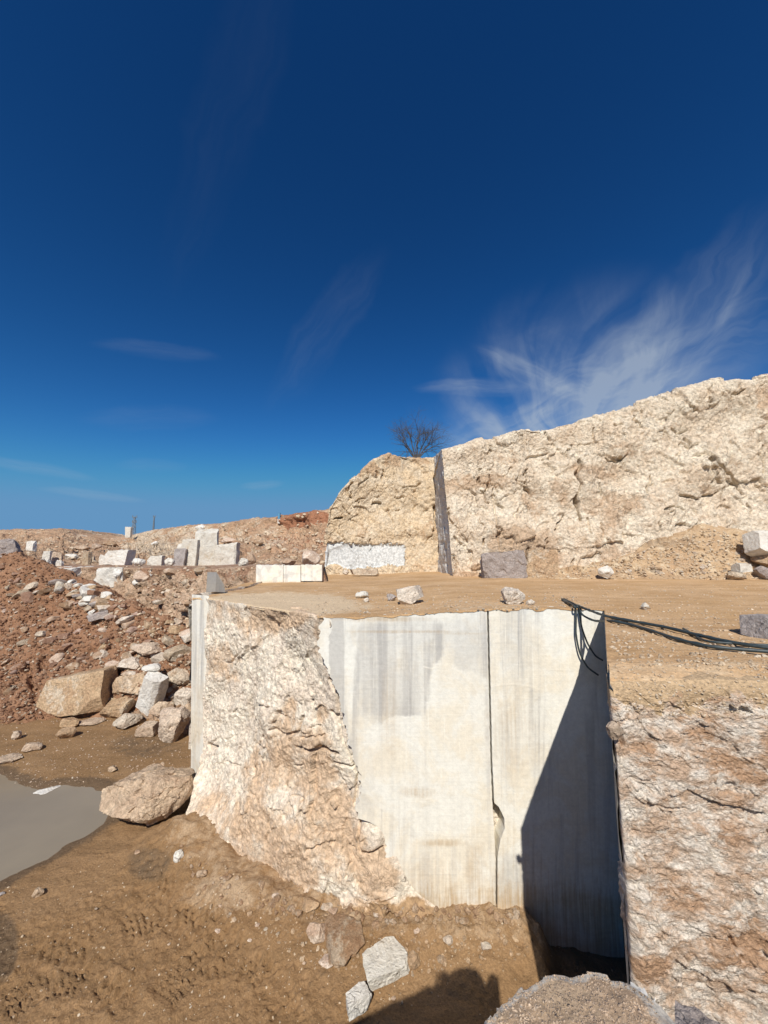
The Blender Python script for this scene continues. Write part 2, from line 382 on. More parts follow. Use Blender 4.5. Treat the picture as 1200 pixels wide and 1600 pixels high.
# pond water
m, nt = newmat('muddy_water'); b = NB(nt)
tc = b.n('ShaderNodeTexCoord').outputs['Object']
bp = b.n('ShaderNodeBump', {'Height': b.noise(tc, 3., 3), 'Strength': .04, 'Distance': .1})
bs = b.n('ShaderNodeBsdfPrincipled', {'Base Color': b.mix(b.ss(b.noise(tc, .4, 3), .3, .7), (.25, .21, .15), (.285, .24, .17)), 'Roughness': .14, 'Normal': bp.outputs[0]})
b.n('ShaderNodeOutputMaterial', {'Surface': bs.outputs[0]})
V = [(-40, 11, WL), (-4.5, 11, WL), (-4.5, 21.5, WL), (-40, 21.5, WL)]
tag(mk('pond_water', V, [[0, 1, 2, 3]], m, smooth=False), kind='structure')

# ------------------------------------------------------------------ bench ground (upper terrace)
topf = lambda px: np.interp(px, [480, 505, 560, 600, 640, 660, 700, 762, 830, 880, 948], [966, 965, 965, 963, 960, 959, 956, 952, 951, 951, 953])
TPX = np.linspace(480, 948, 60); TP = np.array([P(a, topf(a), 10.42) for a in TPX]); TX = TP[:, 0]; TZ = TP[:, 2]+.012
def zb(X, Y):
    p = np.stack([X, Y, 0*X+3.3], -1)
    z = np.interp(X, TX, TZ)
    z = z-.05*sstep(-4, -8, X)
    z = z+fbm(p*.5, 3)*.035*sstep(10.2, 12, Y)
    z = z+fbm(p*2.5, 3)*.012+fbm(p*9, 2)*.006
    t = np.sin((Y-11)*2.1+.35*np.sin(X*.3)+.5*pn(p*.4))*.018
    return z+t*sstep(12, 15, Y)
Cc = np.array([5.84, 10.42]); E = np.array([2.67, 4.72])
Lc = P(325, 930, 15.5)[:2]; Lf = P(301, 928, 15.95)[:2]
def seg(pts, n):
    pts = np.array(pts, float); s = np.concatenate([[0], np.cumsum(np.linalg.norm(np.diff(pts, axis=0), axis=1))])
    t = np.linspace(0, s[-1], n); return np.stack([np.interp(t, s, pts[:, k]) for k in (0, 1)], -1)
front = np.concatenate([seg([Lf, Lc, (-1.9, 10.85), (-1.55, 10.41), (Cc[0], 10.405)], 420), seg([Cc, (30, 10.42)], 160)[1:], seg([(30, 10.42), (80, 10.42)], 20)[1:]])
back = front.copy(); n0 = len(front)
back[:, 0] = np.interp(np.linspace(0, 1, n0), [0, .15, .72, 1], [-10.5, -9.5, 20, 90]); back[:, 1] = 46
tv = np.linspace(0, 1, 420)**1.9
B1 = front[None]*(1-tv[:, None, None])+back[None]*tv[:, None, None]
k = 420-1; fr2 = front[k:]
edge2 = np.stack([E[0]+(fr2[:, 0]-Cc[0])*1.04, np.full(len(fr2), E[1]+.05)], -1)
tv2 = np.linspace(0, 1, 260)
B2 = fr2[None]*(1-tv2[:, None, None])+edge2[None]*tv2[:, None, None]
def lift(B):
    return np.concatenate([B, zb(B[..., 0], B[..., 1])[..., None]], -1)
def roll(B):
    d = B[..., 1]-E[1]; e = np.clip(1-d/.75, 0, 1)
    B[..., 2] -= .13*e**2.2*(1+.5*fbm(B*1.7, 3)); B[..., 2] += .02*fbm(B*5, 3)*sstep(1.5, .3, d); return B
B1, B2 = lift(B1), roll(lift(B2))
B2[-1, :, 2] -= .12; B2[-2, :, 2] += .012*pn(B2[-2]*9)
sk = B1[:1].copy(); sk[..., 2] -= np.clip(.035+.07*fbm(sk*2.3, 4), .01, .2)+np.where(sk[..., 0] < -1.9, .05, 0); sk[..., 1] -= .004
B1 = np.concatenate([sk, B1])

BX = np.concatenate([B1.reshape(-1, 3), B2.reshape(-1, 3)])
BQ = np.concatenate([gridq(*B1.shape[:2]), gridq(*B2.shape[:2])[:, ::-1]+B1.shape[0]*B1.shape[1]])
PX, PY = proj(BX)
dst = np.clip(sstep(954, 946, PY)*0+ell(PX, PY, 430, 945, 120, 16, 0, .5)*.6+ell(PX, PY, 760, 948, 130, 9, 0, .6)*.45+sstep(6.2, 5.0, BX[:, 1])*.45*(BX[:, 0] > 2)+ell(PX, PY, 430, 945, 170, 26, .3*fbm(BX, 3), .5)*.5+sstep(23.5, 26, BX[:, 1])*.3, 0, 1)
o = mk('bench_ground', BX, BQ, M['bench'], attrs={'m2': dst}); tag(o, kind='structure')
bvh('bench', B1); bvh('bench2', B2)

# ------------------------------------------------------------------ big rock surfaces
def rockface(name, ctrl, nv, nu, mat, disp, parent=None, cracks=(), m1=None, m2=None, key=None, tv=None, tu=None, sharp=None, edge=None):
    G = surf(ctrl, nv, nu, tv, tu); N = normals(G); PX, PY = proj(G)
    d = disp(G, PX, PY)
    for pts, wd, dp in cracks:
        ax = np.array(pts); pad = wd*4+2
        mk_ = (PX > ax[:, 0].min()-pad) & (PX < ax[:, 0].max()+pad) & (PY > ax[:, 1].min()-pad) & (PY < ax[:, 1].max()+pad)
        if not mk_.any(): continue
        g_ = G[mk_]; q = polyd(PX[mk_]+2.*wd*pn(g_*1.3), PY[mk_]+2.*wd*pn(g_*1.3+9), pts)
        d[mk_] -= dp*sstep(wd, wd*.25, q)
    if edge is not None: d = d*edge(G, PX, PY)
    G2 = G+N*d[..., None]
    at = {}
    if m1: at['m1'] = m1(G2, PX, PY)
    if m2: at['m2'] = m2(G2, PX, PY)
    o = mk(name, G2, gq(G), mat, parent, attrs=at, sharp=sharp)
    if key: bvh(key, G2)
    return o
def row(ps): return [P(*q) for q in ps]

bd = [(505, 955), (501, 985), (497, 1010), (507, 1040), (515, 1062), (528, 1085), (533, 1110), (541, 1140), (547, 1165), (553, 1185), (560, 1205), (566, 1212), (562, 1240), (556, 1262), (559, 1280), (578, 1285), (594, 1298), (600, 1312), (603, 1335), (612, 1360), (622, 1380), (636, 1392), (648, 1404), (655, 1416), (662, 1432)]
def randcracks(n, x0, x1, y0, y1, seed, wd=(1.6, 2.6), dp=(.1, .3), ln=(8, 30), vert=.5):
    rg = np.random.default_rng(seed); out = []
    for k in range(n):
        x, y = rg.uniform(x0, x1), rg.uniform(y0, y1); a = rg.normal(math.pi/2 if rg.random() < vert else .15, .35); L = rg.uniform(*ln); p = [(x, y)]
        for j in range(4):
            a2 = a+rg.normal()*.6; x += math.cos(a2)*L/4; y += math.sin(a2)*L/4; p.append((x, y))
        out.append((p, rg.uniform(*wd), rg.uniform(*dp)))
    return out
# ---- left ledge
led = empty('rock_ledge', 'tall pale ledge with a white sawn face and broken brown-stained left side', 'rock ledge', (0, 10.4, -9))
def pp(o, par):                        # keep world-space mesh under a thing that stands elsewhere
    o.parent = par; o.matrix_parent_inverse = Matrix.Translation(par.location).inverted(); return o
tl = np.array([0, .27, .55, .82, 1.]); e0 = Lc; e1 = np.array([-1.42, 10.53])
rp = [np.array([*(e0*(1-t)+e1*t), 0]) for t in tl]
for p in rp: p[2] = float(zb(p[0], p[1]))
rpx = [proj(p) for p in rp]
rows = [[p+np.array([.12, .5, -.06]) for p in rp], [p+np.array([.0, .04, -.012]) for p in rp], [p+np.array([-.05, -.09, -.02]) for p in rp],
        row([(float(q[0]), float(q[1])+14, p[1]-.16) for p, q in zip(rp, rpx)]),
        row([(321, 1000, 15.4), (374, 1000, 13.9), (430, 1000, 12.4), (470, 1000, 11.35), (512, 1000, 10.62)]),
        row([(317, 1100, 15.2), (372, 1100, 13.6), (430, 1100, 12.2), (487, 1100, 11.2), (542, 1100, 10.55)]),
        row([(313, 1195, 14.9), (376, 1195, 13.3), (440, 1200, 12.0), (505, 1200, 11.0), (570, 1200, 10.50)]),
        row([(286, 1285, 13.6), (360, 1290, 12.6), (430, 1300, 11.6), (503, 1300, 10.85), (603, 1295, 10.47)]),
        row([(289, 1335, 13.1), (370, 1360, 12.2), (450, 1385, 11.3), (535, 1392, 10.7), (645, 1385, 10.44)]),
        row([(295, 1380, 12.8), (380, 1410, 11.8), (465, 1436, 11.0), (565, 1440, 10.4), (690, 1430, 10.2)]),
        [P(*q)+np.array([0, 0, -1.2]) for q in [(300, 1390, 12.6), (385, 1420, 11.6), (470, 1446, 10.8), (570, 1450, 10.2), (690, 1440, 10.1)]]]
def dl(G, px, py):
    w = G+fbm(G*.9, 3)[..., None]*.35
    d = fbm(G*.45, 3)*.26+.14*facet(w*np.array([1., 1., .6])*.7)+.04*facet(w*2.0+4)*(1+.8*fbm(G*.6, 2))+.022*facet(w*5.)+.012*facet(w*11.)+.022*fbm(G*7., 3)+.01*ridge(w*2.4, 3)
    top = sstep(925, 985, py)
    right = sstep(0, 45, np.interp(py, [q[1] for q in bd], [q[0] for q in bd])-px)
    low = sstep(1230, 1300, py)
    d = d*(.12+.88*top)*(.25+.75*right)*(1-.7*sstep(1290, 1330, py)*sstep(460, 400, px))
    return d-.03*(1-right)*(1-low)+.16*(ell(px, py, 577, 1305, 22, 20, 0, .3)+ell(px, py, 600, 1380, 30, 40, 0, .4))*low
ck = [([(x-5, y) for x, y in bd[4:14]], 3.5, .14), ([(430, 1140), (452, 1146), (470, 1140), (475, 1120)], 4, .18), ([(472, 1165), (500, 1166), (522, 1170)], 5, .25), ([(540, 1130), (560, 1160)], 3, .15),
      ([(520, 1118), (535, 1135)], 4, .25), ([(400, 1165), (425, 1168)], 3, .1), ([(318, 1165), (335, 1170)], 4, .2), ([(355, 1190), (372, 1196)], 3, .1),
      ([(480, 1325), (520, 1310), (528, 1322)], 2.5, .1), ([(568, 1395), (600, 1400), (618, 1392)], 2.5, .12), ([(560, 1285), (566, 1330), (600, 1322)], 3, .14), ([(520, 1190), (550, 1200)], 3, .15)]
def m1l(G, px, py):
    nz = .35*fbm(G*1.1, 4)
    m = np.zeros(px.shape)
    for e in ((410, 960, 90, 26), (498, 980, 12, 50), (450, 965, 55, 22), (350, 1030, 24, 40), (500, 1118, 14, 18), (455, 1120, 10, 40), (470, 1180, 60, 60), (420, 1215, 50, 40), (500, 1260, 45, 28), (400, 1270, 60, 60), (340, 1270, 30, 40), (450, 1330, 110, 60), (590, 1360, 30, 40), (560, 1420, 140, 26)):
        m = np.maximum(m, ell(px, py, *e, nz=nz, soft=.45))
    return m*.75
def m2l(G, px, py):                    # mud splash along the foot
    nz = fbm(G*1.2, 4)
    base = np.interp(px, [280, 330, 460, 560, 650], [1300, 1346, 1394, 1410, 1408])
    return sstep(-36, 26, py-base+20*nz)*1.0
o = rockface('rough_face', rows, 430, 380, M['left'], dl, cracks=ck+randcracks(26, 320, 620, 960, 1400, 3, (1.5, 2.6), (.03, .10), (10, 34), .3), m1=m1l, m2=m2l, key='left',
    edge=lambda G, px, py: sstep(-.02, .05, (px-np.interp(py, [925, 1195, 1285, 1335], [323, 311, 284, 286]))/100.)*.9+.1)
pp(o, led)
# sawn panels, each a thick slab with a ragged outline
def slab(name, left, right, y0f, y1f, Yp, thick, nv, nu, mat, attr=None, cut=None):
    v = np.linspace(0, 1, nv)[:, None]; u = np.linspace(0, 1, nu)[None, :]
    # outline sampled in the plane of the face
    yy = y0f(.5)*(1-v)+y1f(.5)*v
    xl = np.interp(yy, *zip(*[(q[1], q[0]) for q in left])); xr = np.interp(yy, *zip(*[(q[1], q[0]) for q in right]))
    px = xl*(1-u)+xr*u
    top = y0f(px); bot = y1f(px); py = top*(1-v)+bot*v
    G = np.zeros(px.shape+(3,))
    for k in (0, 1, 2): pass
    dx = (px-600)/F; dy = (800-py)/F
    ray = np.stack([dx, cp-dy*sp, sp+dy*cp], -1)
    G = ray*(Yp(px)/ray[..., 1])[..., None]
    if cut is not None: G = cut(G, px, py)
    Bk = G.copy(); Bk[..., 1] += thick
    V = np.concatenate([G.reshape(-1, 3), Bk.reshape(-1, 3)]); n = nv*nu
    q = gridq(nv, nu)[:, ::-1]
    Q = [q, q[:, ::-1]+n]
    ring = np.concatenate([np.arange(nu), np.arange(1, nv)*nu+nu-1, (nv-1)*nu+np.arange(nu-2, -1, -1), np.arange(nv-2, 0, -1)*nu])
    r2 = np.roll(ring, -1)
    Q.append(np.stack([ring, ring+n, r2+n, r2], -1)[:, ::-1])
    at = {}
    if attr:
        PX, PY = proj(V); at = attr(V, PX, PY)
    return mk(name, V, np.concatenate(Q), mat, attrs=at, sharp=35)
jag = lambda y, s, a: a*pn(np.stack([np.asarray(y, float)*.06+s, 0*np.asarray(y, float)+s, 0*np.asarray(y, float)], -1))
bd = [(505, 955), (501, 985), (497, 1010), (507, 1040), (515, 1062), (528, 1085), (533, 1110), (541, 1140), (547, 1165), (553, 1185), (560, 1205), (566, 1212), (562, 1240), (556, 1262), (559, 1280), (578, 1285), (594, 1298), (600, 1312), (603, 1335), (612, 1360), (622, 1380), (636, 1392), (648, 1404), (655, 1416), (662, 1432)]
ysd = np.linspace(950, 1440, 240)
bx = np.interp(ysd, [q[1] for q in bd], [q[0] for q in bd])+jag(ysd, 1.7, 5)+jag(ysd*3, 5.2, 4)+jag(ysd*9, 2.2, 2)
LB = list(zip(bx, ysd))
seam = np.interp(ysd, [950, 1200, 1262, 1340, 1425, 1440], [762, 768, 771, 776, 776, 777])
RB = list(zip(seam-1.6+jag(ysd*2, 8, .6), ysd))
chip = np.interp(ysd, [1262, 1268, 1285, 1300, 1318, 1335, 1345], [0, 7, 14, 14, 6, 2, 0])
LB2 = list(zip(seam+1.4+chip+jag(ysd*2, 3, .6), ysd))
RB2 = [(948, 950), (979, 1560)]
Yp = lambda px: 10.42+0*px
def attw(V, px, py):
    q = np.stack([px*.01, py*.01, 0*px], -1)
    st = fbm(np.stack([px*.075, py*.0035, 0*px+4], -1), 4); st2 = fbm(np.stack([px*.25, py*.006, 0*px+9], -1), 3)
    wob = 8*fbm(q*2.5, 4); X_ = px+wob; Y_ = py+wob*.8
    h = lambda v, w=5.: sstep(-w, w, v)
    # grey sawn veil over the upper middle, cut by round saw sweeps
    veil = h(X_-556, 6)*h(692-X_-.1*(Y_-975), 6)*h(Y_-972, 10)*h(1128-Y_-.15*(640-X_), 14)
    sweep = 1-sstep(.97, 1.03, np.hypot((X_-650)/92, (Y_-1200)/82))            # white round sweep
    sweep2 = h(X_-676+.12*(Y_-1040), 4)*h(Y_-1036-.35*np.abs(X_-690), 5)        # white coat right of the veil
    g = veil*(.72+.6*st)*(1-sweep)*(1-sweep2)
    g = np.maximum(g, .75*sstep(.05, .5, st+.2)*h(560-X_, 12)*h(1260-py, 60)*(X_ > 515))
    g = np.maximum(g, .45*ell(px, py, 735, 1010, 30, 50, .4*st, .4)); g = np.maximum(g, .35*ell(px, py, 640, 990, 100, 22, .3*st, .5))
    g = np.maximum(g, (.25+.7*np.clip(st2+.1, 0, 1))*np.maximum(ell(px, py, 812, 1000, 26, 70, 0, .4), ell(px, py, 840, 1100, 14, 150, 0, .3)))
    g = np.maximum(g, .3*sstep(.2, .6, st))
    g = np.maximum(g, .35*ell(px, py, 570, 1245, 26, 26, .2*st, .2))
    g = np.maximum(g, .55*ell(px, py, 797, 1385, 24, 50, .2*st, .3))
    coat = np.maximum(sweep*.7, sweep2*h(760-X_, 4)*h(1330-Y_, 30))
    coat = np.maximum(coat, ell(px, py, 880, 1040, 50, 110, .3*fbm(q*3, 3), .3)); coat = np.maximum(coat, .9*ell(px, py, 800, 1300, 30, 36, 0, .3))
    arc = np.exp(-((np.hypot((px-640)/110, (py-1150)/110)-1)/.012)**2)*(px > 660)*(py < 1150)
    arc2 = np.exp(-((np.hypot((px-800)/150, (py-1230)/160)-1)/.010)**2)*(py < 1120)
    coat = np.clip(coat+.8*arc+.6*arc2, 0, 1)
    m1 = 0*px; nz = .3*fbm(q*6, 3)
    for e_, a_ in (((625, 987, 70, 2.2), .75), ((650, 1238, 30, 7), .5), ((690, 1317, 36, 5), .6), ((743, 1380, 15, 60), .55), ((600, 967, 70, 4), .6), ((720, 990, 40, 1.5), .4), ((610, 1110, 14, 70), .35), ((800, 1150, 34, 60), .38), ((650, 1390, 40, 44), .38), ((560, 1180, 30, 60), .12)):
        m1 = np.maximum(m1, a_*ell(px, py, *e_, nz=nz, soft=.6))
    foot = sstep(1368, 1412, py-22*st2-8*fbm(q*8, 3))
    m1 = np.maximum(m1, .85*foot); m1 = np.maximum(m1, .30*sstep(.15, .5, st2)*sstep(1220, 1400, py))
    drip = sstep(.32, .5, st2)*h(px-690, 5)*h(1400-py, 30)*h(py-1316, 5)*h(730-px, 6)
    m1 = np.maximum(m1, .35*drip)
    return {'m1': m1, 'm2': np.clip(g, 0, 1), 'm3': coat}
pp(slab('sawn_face', LB, RB, topf, lambda px: 1432+0*px, Yp, .55, 420, 330, M['white'], attw), led)
pp(slab('sawn_face', LB2, RB2, topf, lambda px: 1560+0*px, Yp, .55, 480, 240, M['white'], attw), led)
# broken stone in the chipped joint, and body of the ledge behind
V = [P(755, 945, 10.99)+np.array([-1, 0, -.25])*0+np.array([0, 0, -.1]), P(800, 945, 10.99)+np.array([0, 0, -.1])]
def box(name, p0, p1, mat, parent=None, sharp=None):
    x0, y0, z0 = p0; x1, y1, z1 = p1
    V = [(x, y, z) for x in (x0, x1) for y in (y0, y1) for z in (z0, z1)]
    return mk(name, V, [[0, 1, 3, 2], [4, 6, 7, 5], [0, 4, 5, 1], [2, 3, 7, 6], [0, 2, 6, 4], [1, 5, 7, 3]], mat, parent, smooth=False)
rows = [[np.array([x, 10.86, z]) for x in (2.2, 2.6, 3.0, 3.4)] for z in (-1.7, -4, -7, -10)]
pp(rockface('joint_stone', rows, 120, 30, M['left'], lambda G, a, b_: .05*facet(G*3)), led)
# left sawn side of the ledge
rows = []
for (ya, yb, dz) in ((931, 926, 0), (1000, 990, 0), (1100, 1080, 0), (1195, 1166, 0), (1260, 1220, -.3)):
    xa = np.interp(ya, [930, 1195, 1260], [326, 316, 314]); xb = np.interp(ya, [930, 1195], [300, 299])
    A_ = P(xa, ya, 15.45); B_ = P(xb, yb, 16.0)
    B_[2] = A_[2]
    rows.append([A_+np.array([.02, 0, dz]), (A_+B_)/2+np.array([0, 0, dz]), B_+np.array([0, 0, dz])])
G = surf(rows, 200, 40)
px_, py_ = proj(G)
G[..., 1] += .03*np.clip(facet(G*1.2), -.5, .5)*sstep(1060, 1150, py_)
mm = {'m1': ell(px_, py_, 308, 1130, 14, 80, soft=.5)*.4, 'm2': ell(px_, py_, 304, 1000, 4, 90)*.5+ell(px_, py_, 316, 1000, 3, 90)*.6}
pp(mk('sawn_side', G, gq(G), M['white'], attrs=mm), led)
B_ = G[:, -1]
wl = np.stack([B_, B_+np.array([.6, 4, 0]), B_+np.array([.4, 9, 0]), B_+np.array([3, 20, 0])], 1)
G = surf(wl, 80, 160); G[..., 0] += .2*facet(G*.7)
pp(mk('rear_side', G, gq(G, (-20, 20, 0)), M['left']), led)

# ---- right ledge
led2 = empty('rock_ledge', 'near right ledge with rough brown and white bedded face above the dark notch', 'rock ledge', (E[0], E[1], -9))
Xc = [2.655, 2.665, 3.1, 3.8, 4.8, 6.5, 10, 18, 34]
prof = [(.30, -.07), (.10, -.085), (.05, -.105), (.0, -.22), (-.02, -.5), (-.06, -1.4), (-.1, -2.6), (-.05, -4), (-.1, -6), (-.1, -8.6)]
rows = [[np.array([x+(.89*max(dy, 0)*.62 if x < 4 else .5*max(dy, 0)), 4.74+dy-.02*(x-2.6), float(zb(np.array(x), np.array(5.)))+dz+.0]) for x in Xc] for dy, dz in prof]
for r_ in rows: r_[0][1] += .5; r_[0][0] += .27
def dr(G, px, py):
    a = R(28); q = G@np.array([[math.cos(a), 0, math.sin(a)], [0, 1, 0], [-math.sin(a), 0, math.cos(a)]])
    w = q*np.array([1, 1, 2.2])+fbm(G*1.6, 3)[..., None]*.35
    d = .07*fbm(G*.9, 3)+.04*facet(w*1.2)+.016*facet(w*3.7+2)+.011*facet(w*8.)+.006*facet(w*17.)+.016*fbm(G*9, 4)
    return d*(.12+.88*sstep(-1.5, -1.8, G[..., 2]))
tu = np.concatenate([np.linspace(0, 1, 30)[:-1], np.linspace(1, 5, 520)[:-1], np.linspace(5, 8, 120)])
tv = np.concatenate([np.linspace(0, 1.5, 30)[:-1], np.linspace(1.5, 4, 120)[:-1], np.linspace(4, 8, 420)[:-1], np.linspace(8, 9, 40)])
def m1r(G, px, py):
    nz = .4*fbm(G*2., 4); m = 0*px
    for e in ((1160, 1220, 60, 70), (1100, 1130, 60, 30), (1000, 1170, 30, 30), (1060, 1390, 60, 26), (1010, 1510, 40, 40), (1150, 1500, 80, 60), (1100, 1080, 140, 22)):
        m = np.maximum(m, ell(px, py, *e, nz=nz, soft=.5))
    return m*.5
def m2r(G, px, py): return sstep(-1.9, -1.5, G[..., 2]+.22*fbm(G*3.5, 5))*.9
pp(rockface('rough_face', rows, len(tv), len(tu), M['right'], dr, cracks=[([(960, 1125), (972, 1150), (976, 1165)], 5, .08), ([(1010, 1340), (1012, 1385)], 3, .03), ([(1130, 1450), (1160, 1500)], 4, .04)]+randcracks(30, 970, 1260, 1120, 1600, 6, (1.8, 3.2), (.008, .03), (20, 70), .3),
    m1=m1r, m2=m2r, key='right', tu=tu, tv=tv, edge=lambda G, px, py: sstep(2.66, 2.74, G[..., 0]-.5*np.clip(G[..., 1]-4.8, 0, 9))*.8+.2), led2)
# shaded sawn side wall from the near edge back to the inner corner
dirn = (Cc-E)/np.linalg.norm(Cc-E); nrm = np.array([dirn[1], -dirn[0]])
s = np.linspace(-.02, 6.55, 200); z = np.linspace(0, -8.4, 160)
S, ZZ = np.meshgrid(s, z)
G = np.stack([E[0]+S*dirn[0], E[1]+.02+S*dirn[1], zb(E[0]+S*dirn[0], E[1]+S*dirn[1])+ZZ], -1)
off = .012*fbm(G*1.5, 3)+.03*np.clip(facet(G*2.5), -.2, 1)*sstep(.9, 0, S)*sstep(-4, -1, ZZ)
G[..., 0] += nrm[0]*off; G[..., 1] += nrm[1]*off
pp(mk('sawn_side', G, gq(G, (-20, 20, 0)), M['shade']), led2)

# ---- foreground ledge under the viewer
rim = np.array([(-7, -7), (-6.6, -2.2), (-3.4, -.5), (-1.85, .6), (-.6, 1.12), (.1, 1.36), (.30, 1.47), (.40, 1.58), (.52, 1.67), (.66, 1.70), (.80, 1.68), (.93, 1.655), (1.0, 1.58), (1.06, 1.45), (1.12, 1.2), (1.3, .8), (1.9, .1), (2.6, -1.2), (2.6, -7)])
sg = np.linalg.norm(np.diff(np.vstack([rim, rim[:1]]), axis=0), axis=1); wt = np.where((rim[:, 1] > 1.1) & (rim[:, 0] < 1.3), sg*14, sg)
cs = np.concatenate([[0], np.cumsum(wt)]); tt = np.linspace(0, cs[-1], 900, endpoint=False)
rc = np.vstack([rim, rim[:1]]); rx = np.interp(tt, cs, rc[:, 0]); ry = np.interp(tt, cs, rc[:, 1])
ctr = np.array([.3, -.4])
rings = [(f, None) for f in np.concatenate([[0.01], np.linspace(.3, .7, 20), np.linspace(.71, 1., 90)])]
pts = []
for f, _ in rings:
    pts.append(np.stack([ctr[0]+(rx-ctr[0])*f, ctr[1]+(ry-ctr[1])*f, np.full(len(rx), -1.57-.05*f**6+.03*(1-f))], -1))
for k, dz in enumerate(np.concatenate([np.linspace(.006, .3, 26), np.linspace(.35, 8.2, 110)])):
    g = 1+.004*min(dz, 3)**.5*.5
    pts.append(np.stack([ctr[0]+(rx-ctr[0])*g, ctr[1]+(ry-ctr[1])*g, np.full(len(rx), -1.62-dz)], -1))
G = np.array(pts); N = np.zeros_like(G)
nt_ = len(rings)
N[:nt_, :, 2] = 1; hx = rx-ctr[0]; hy = ry-ctr[1]; hl = np.hypot(hx, hy)
N[nt_:, :, 0] = hx/hl; N[nt_:, :, 1] = hy/hl
ff = np.array([r[0] for r in rings]+[1.]*136)[:, None]
d = np.zeros(G.shape[:2])
d[:nt_] = (.022*fbm(G[:nt_]*2.5, 4)+.004*fbm(G[:nt_]*14., 3)+.002*facet(G[:nt_]*26.))
d[nt_:] = .16*facet(G[nt_:]*1.4)+.05*fbm(G[nt_:]*3, 3)
rag = (.04*fbm(np.stack([rx*4, ry*4, 0*rx], -1), 4)+.012*facet(np.stack([rx*9, ry*9, 0*rx], -1)))
w = sstep(.75, 1., ff)*np.where(np.arange(len(G))[:, None] < nt_, 1, np.exp(-np.maximum(0, (-1.65-G[..., 2]))*2))
G[..., 0] += rag*w*hx/hl; G[..., 1] += rag*w*hy/hl
d[nt_:] *= sstep(-1.65, -2.1, G[nt_:, :, 2])
G = G+N*d[..., None]
q = gridq(G.shape[0], G.shape[1], closeu=True)
PX, PY = proj(G); lip = sstep(.975, .995, ff)+0*PX
led3 = empty('rock_ledge', 'low gravelly brown ledge top at the bottom edge with a grey broken rim', 'rock ledge', (0.6, 0, -9))
qs = q
fz = np.cross(G[5, 11]-G[5, 10], G[6, 10]-G[5, 10])[2]
o = mk('gravel_top', G[:nt_].reshape(-1, 3), gridq(nt_, G.shape[1], True)[:, ::(1 if fz > 0 else -1)], M['mound'], attrs={'m2': np.clip(lip[:nt_], 0, 1)*.75+.55*sstep(.86, .98, G[:nt_, :, 0])}); pp(o, led3)
o = mk('broken_side', G[nt_-1:].reshape(-1, 3), gridq(len(G)-nt_+1, G.shape[1], True)[:, ::(1 if fz > 0 else -1)], M['greyrock']); pp(o, led3)
BV['mound'] = BVHTree.FromPolygons(G[:nt_].reshape(-1, 3).tolist(), gridq(nt_, G.shape[1], True).tolist())

# ---- tall cream cliff on the right
cl = empty('rock_cliff', 'high cream cliff rising to the right edge behind the bench', 'cliff', (20, 27, -1.5))
pxs = [690, 720, 760, 820, 900, 960, 1040, 1120, 1200, 1400, 1750]
rimy = [701, 694, 688, 667, 655, 638, 613, 599, 584, 555, 520]
Yt = [27.2, 27.4, 27.5, 27.4, 27.6, 27.6, 27.4, 27.2, 27, 26.5, 26]
fy = [900, 902, 903, 904, 905, 905, 905, 905, 905, 906, 907]
pf = [708, 730, 765, 822, 900, 960, 1040, 1120, 1200, 1400, 1750]
def fr(f, dy):
    return [P(pxs[i]*(1-f)+pf[i]*f, rimy[i]*(1-f)+fy[i]*f, Yt[i]*(1-f)+26.2*f+dy[i]) for i in range(11)]
top = fr(0, [0]*11)
rows = [[p+np.array([.6, 14, -.8]) for p in top], [p+np.array([.1, 2, .05]) for p in top], [p+np.array([0, .25, .0]) for p in top], fr(.04, [-.05]*11), fr(.2, [0, 0, .2, .1, .3, -.1, .1, .2, 0, 0, 0]), fr(.4, [0, 0, .1, .3, -.2, .3, 0, -.3, .2, 0, 0]), fr(.6, [0, 0, -.1, .1, .2, -.2, -.3, .3, .1, 0, 0]), fr(.8, [0, .1, -.1, 0, .3, 0, -.1, 0, .2, 0, 0]), fr(1, [0]*11), [p+np.array([0, -.1, -1]) for p in fr(1, [0]*11)]]
def dc(G, px, py):
    w = G+fbm(G*.5, 3)[..., None]*.8
    d = .40*fbm(G*.22, 3)+.20*facet(w*.36)+.08*facet(w*1.0+3)*(1+fbm(G*.3, 2))+.045*facet(w*2.4)+.03*facet(w*5.)+.035*fbm(G*4., 3)
    e = sstep(690, 730, px)
    return d*(.25+.75*e)
ckc = [([(905, 722), (902, 735), (908, 760), (903, 790), (908, 812)], 4.5, .9), ([(1060, 775), (1090, 780), (1125, 768)], 3, .6), ([(1110, 718), (1135, 735), (1155, 760), (1160, 770)], 5, .8), ([(1190, 700), (1192, 740)], 5, 1.), ([(858, 675), (862, 688)], 3, .5),
       ([(768, 765), (775, 820), (782, 858)], 1.8, .3), ([(1035, 672), (1036, 684)], 2.5, .5), ([(928, 668), (928, 690)], 2.5, .4), ([(825, 715), (860, 708)], 2.5, .3), ([(1135, 762), (1125, 790), (1142, 795)], 3, .5), ([(1070, 685), (1080, 693)], 3, .5)]
def m1c(G, px, py):
    nz = .4*fbm(G*.6, 4); m = 0*px
    for e in ((1000, 705, 60, 14), (940, 735, 40, 10), (860, 780, 40, 40), (1195, 620, 14, 60), (1190, 680, 20, 30), (760, 755, 40, 16), (1120, 870, 120, 40), (900, 860, 90, 40), (960, 790, 60, 20), (820, 850, 60, 30)):
        m = np.maximum(m, ell(px, py, *e, nz=nz, soft=.5))
    return m*.5
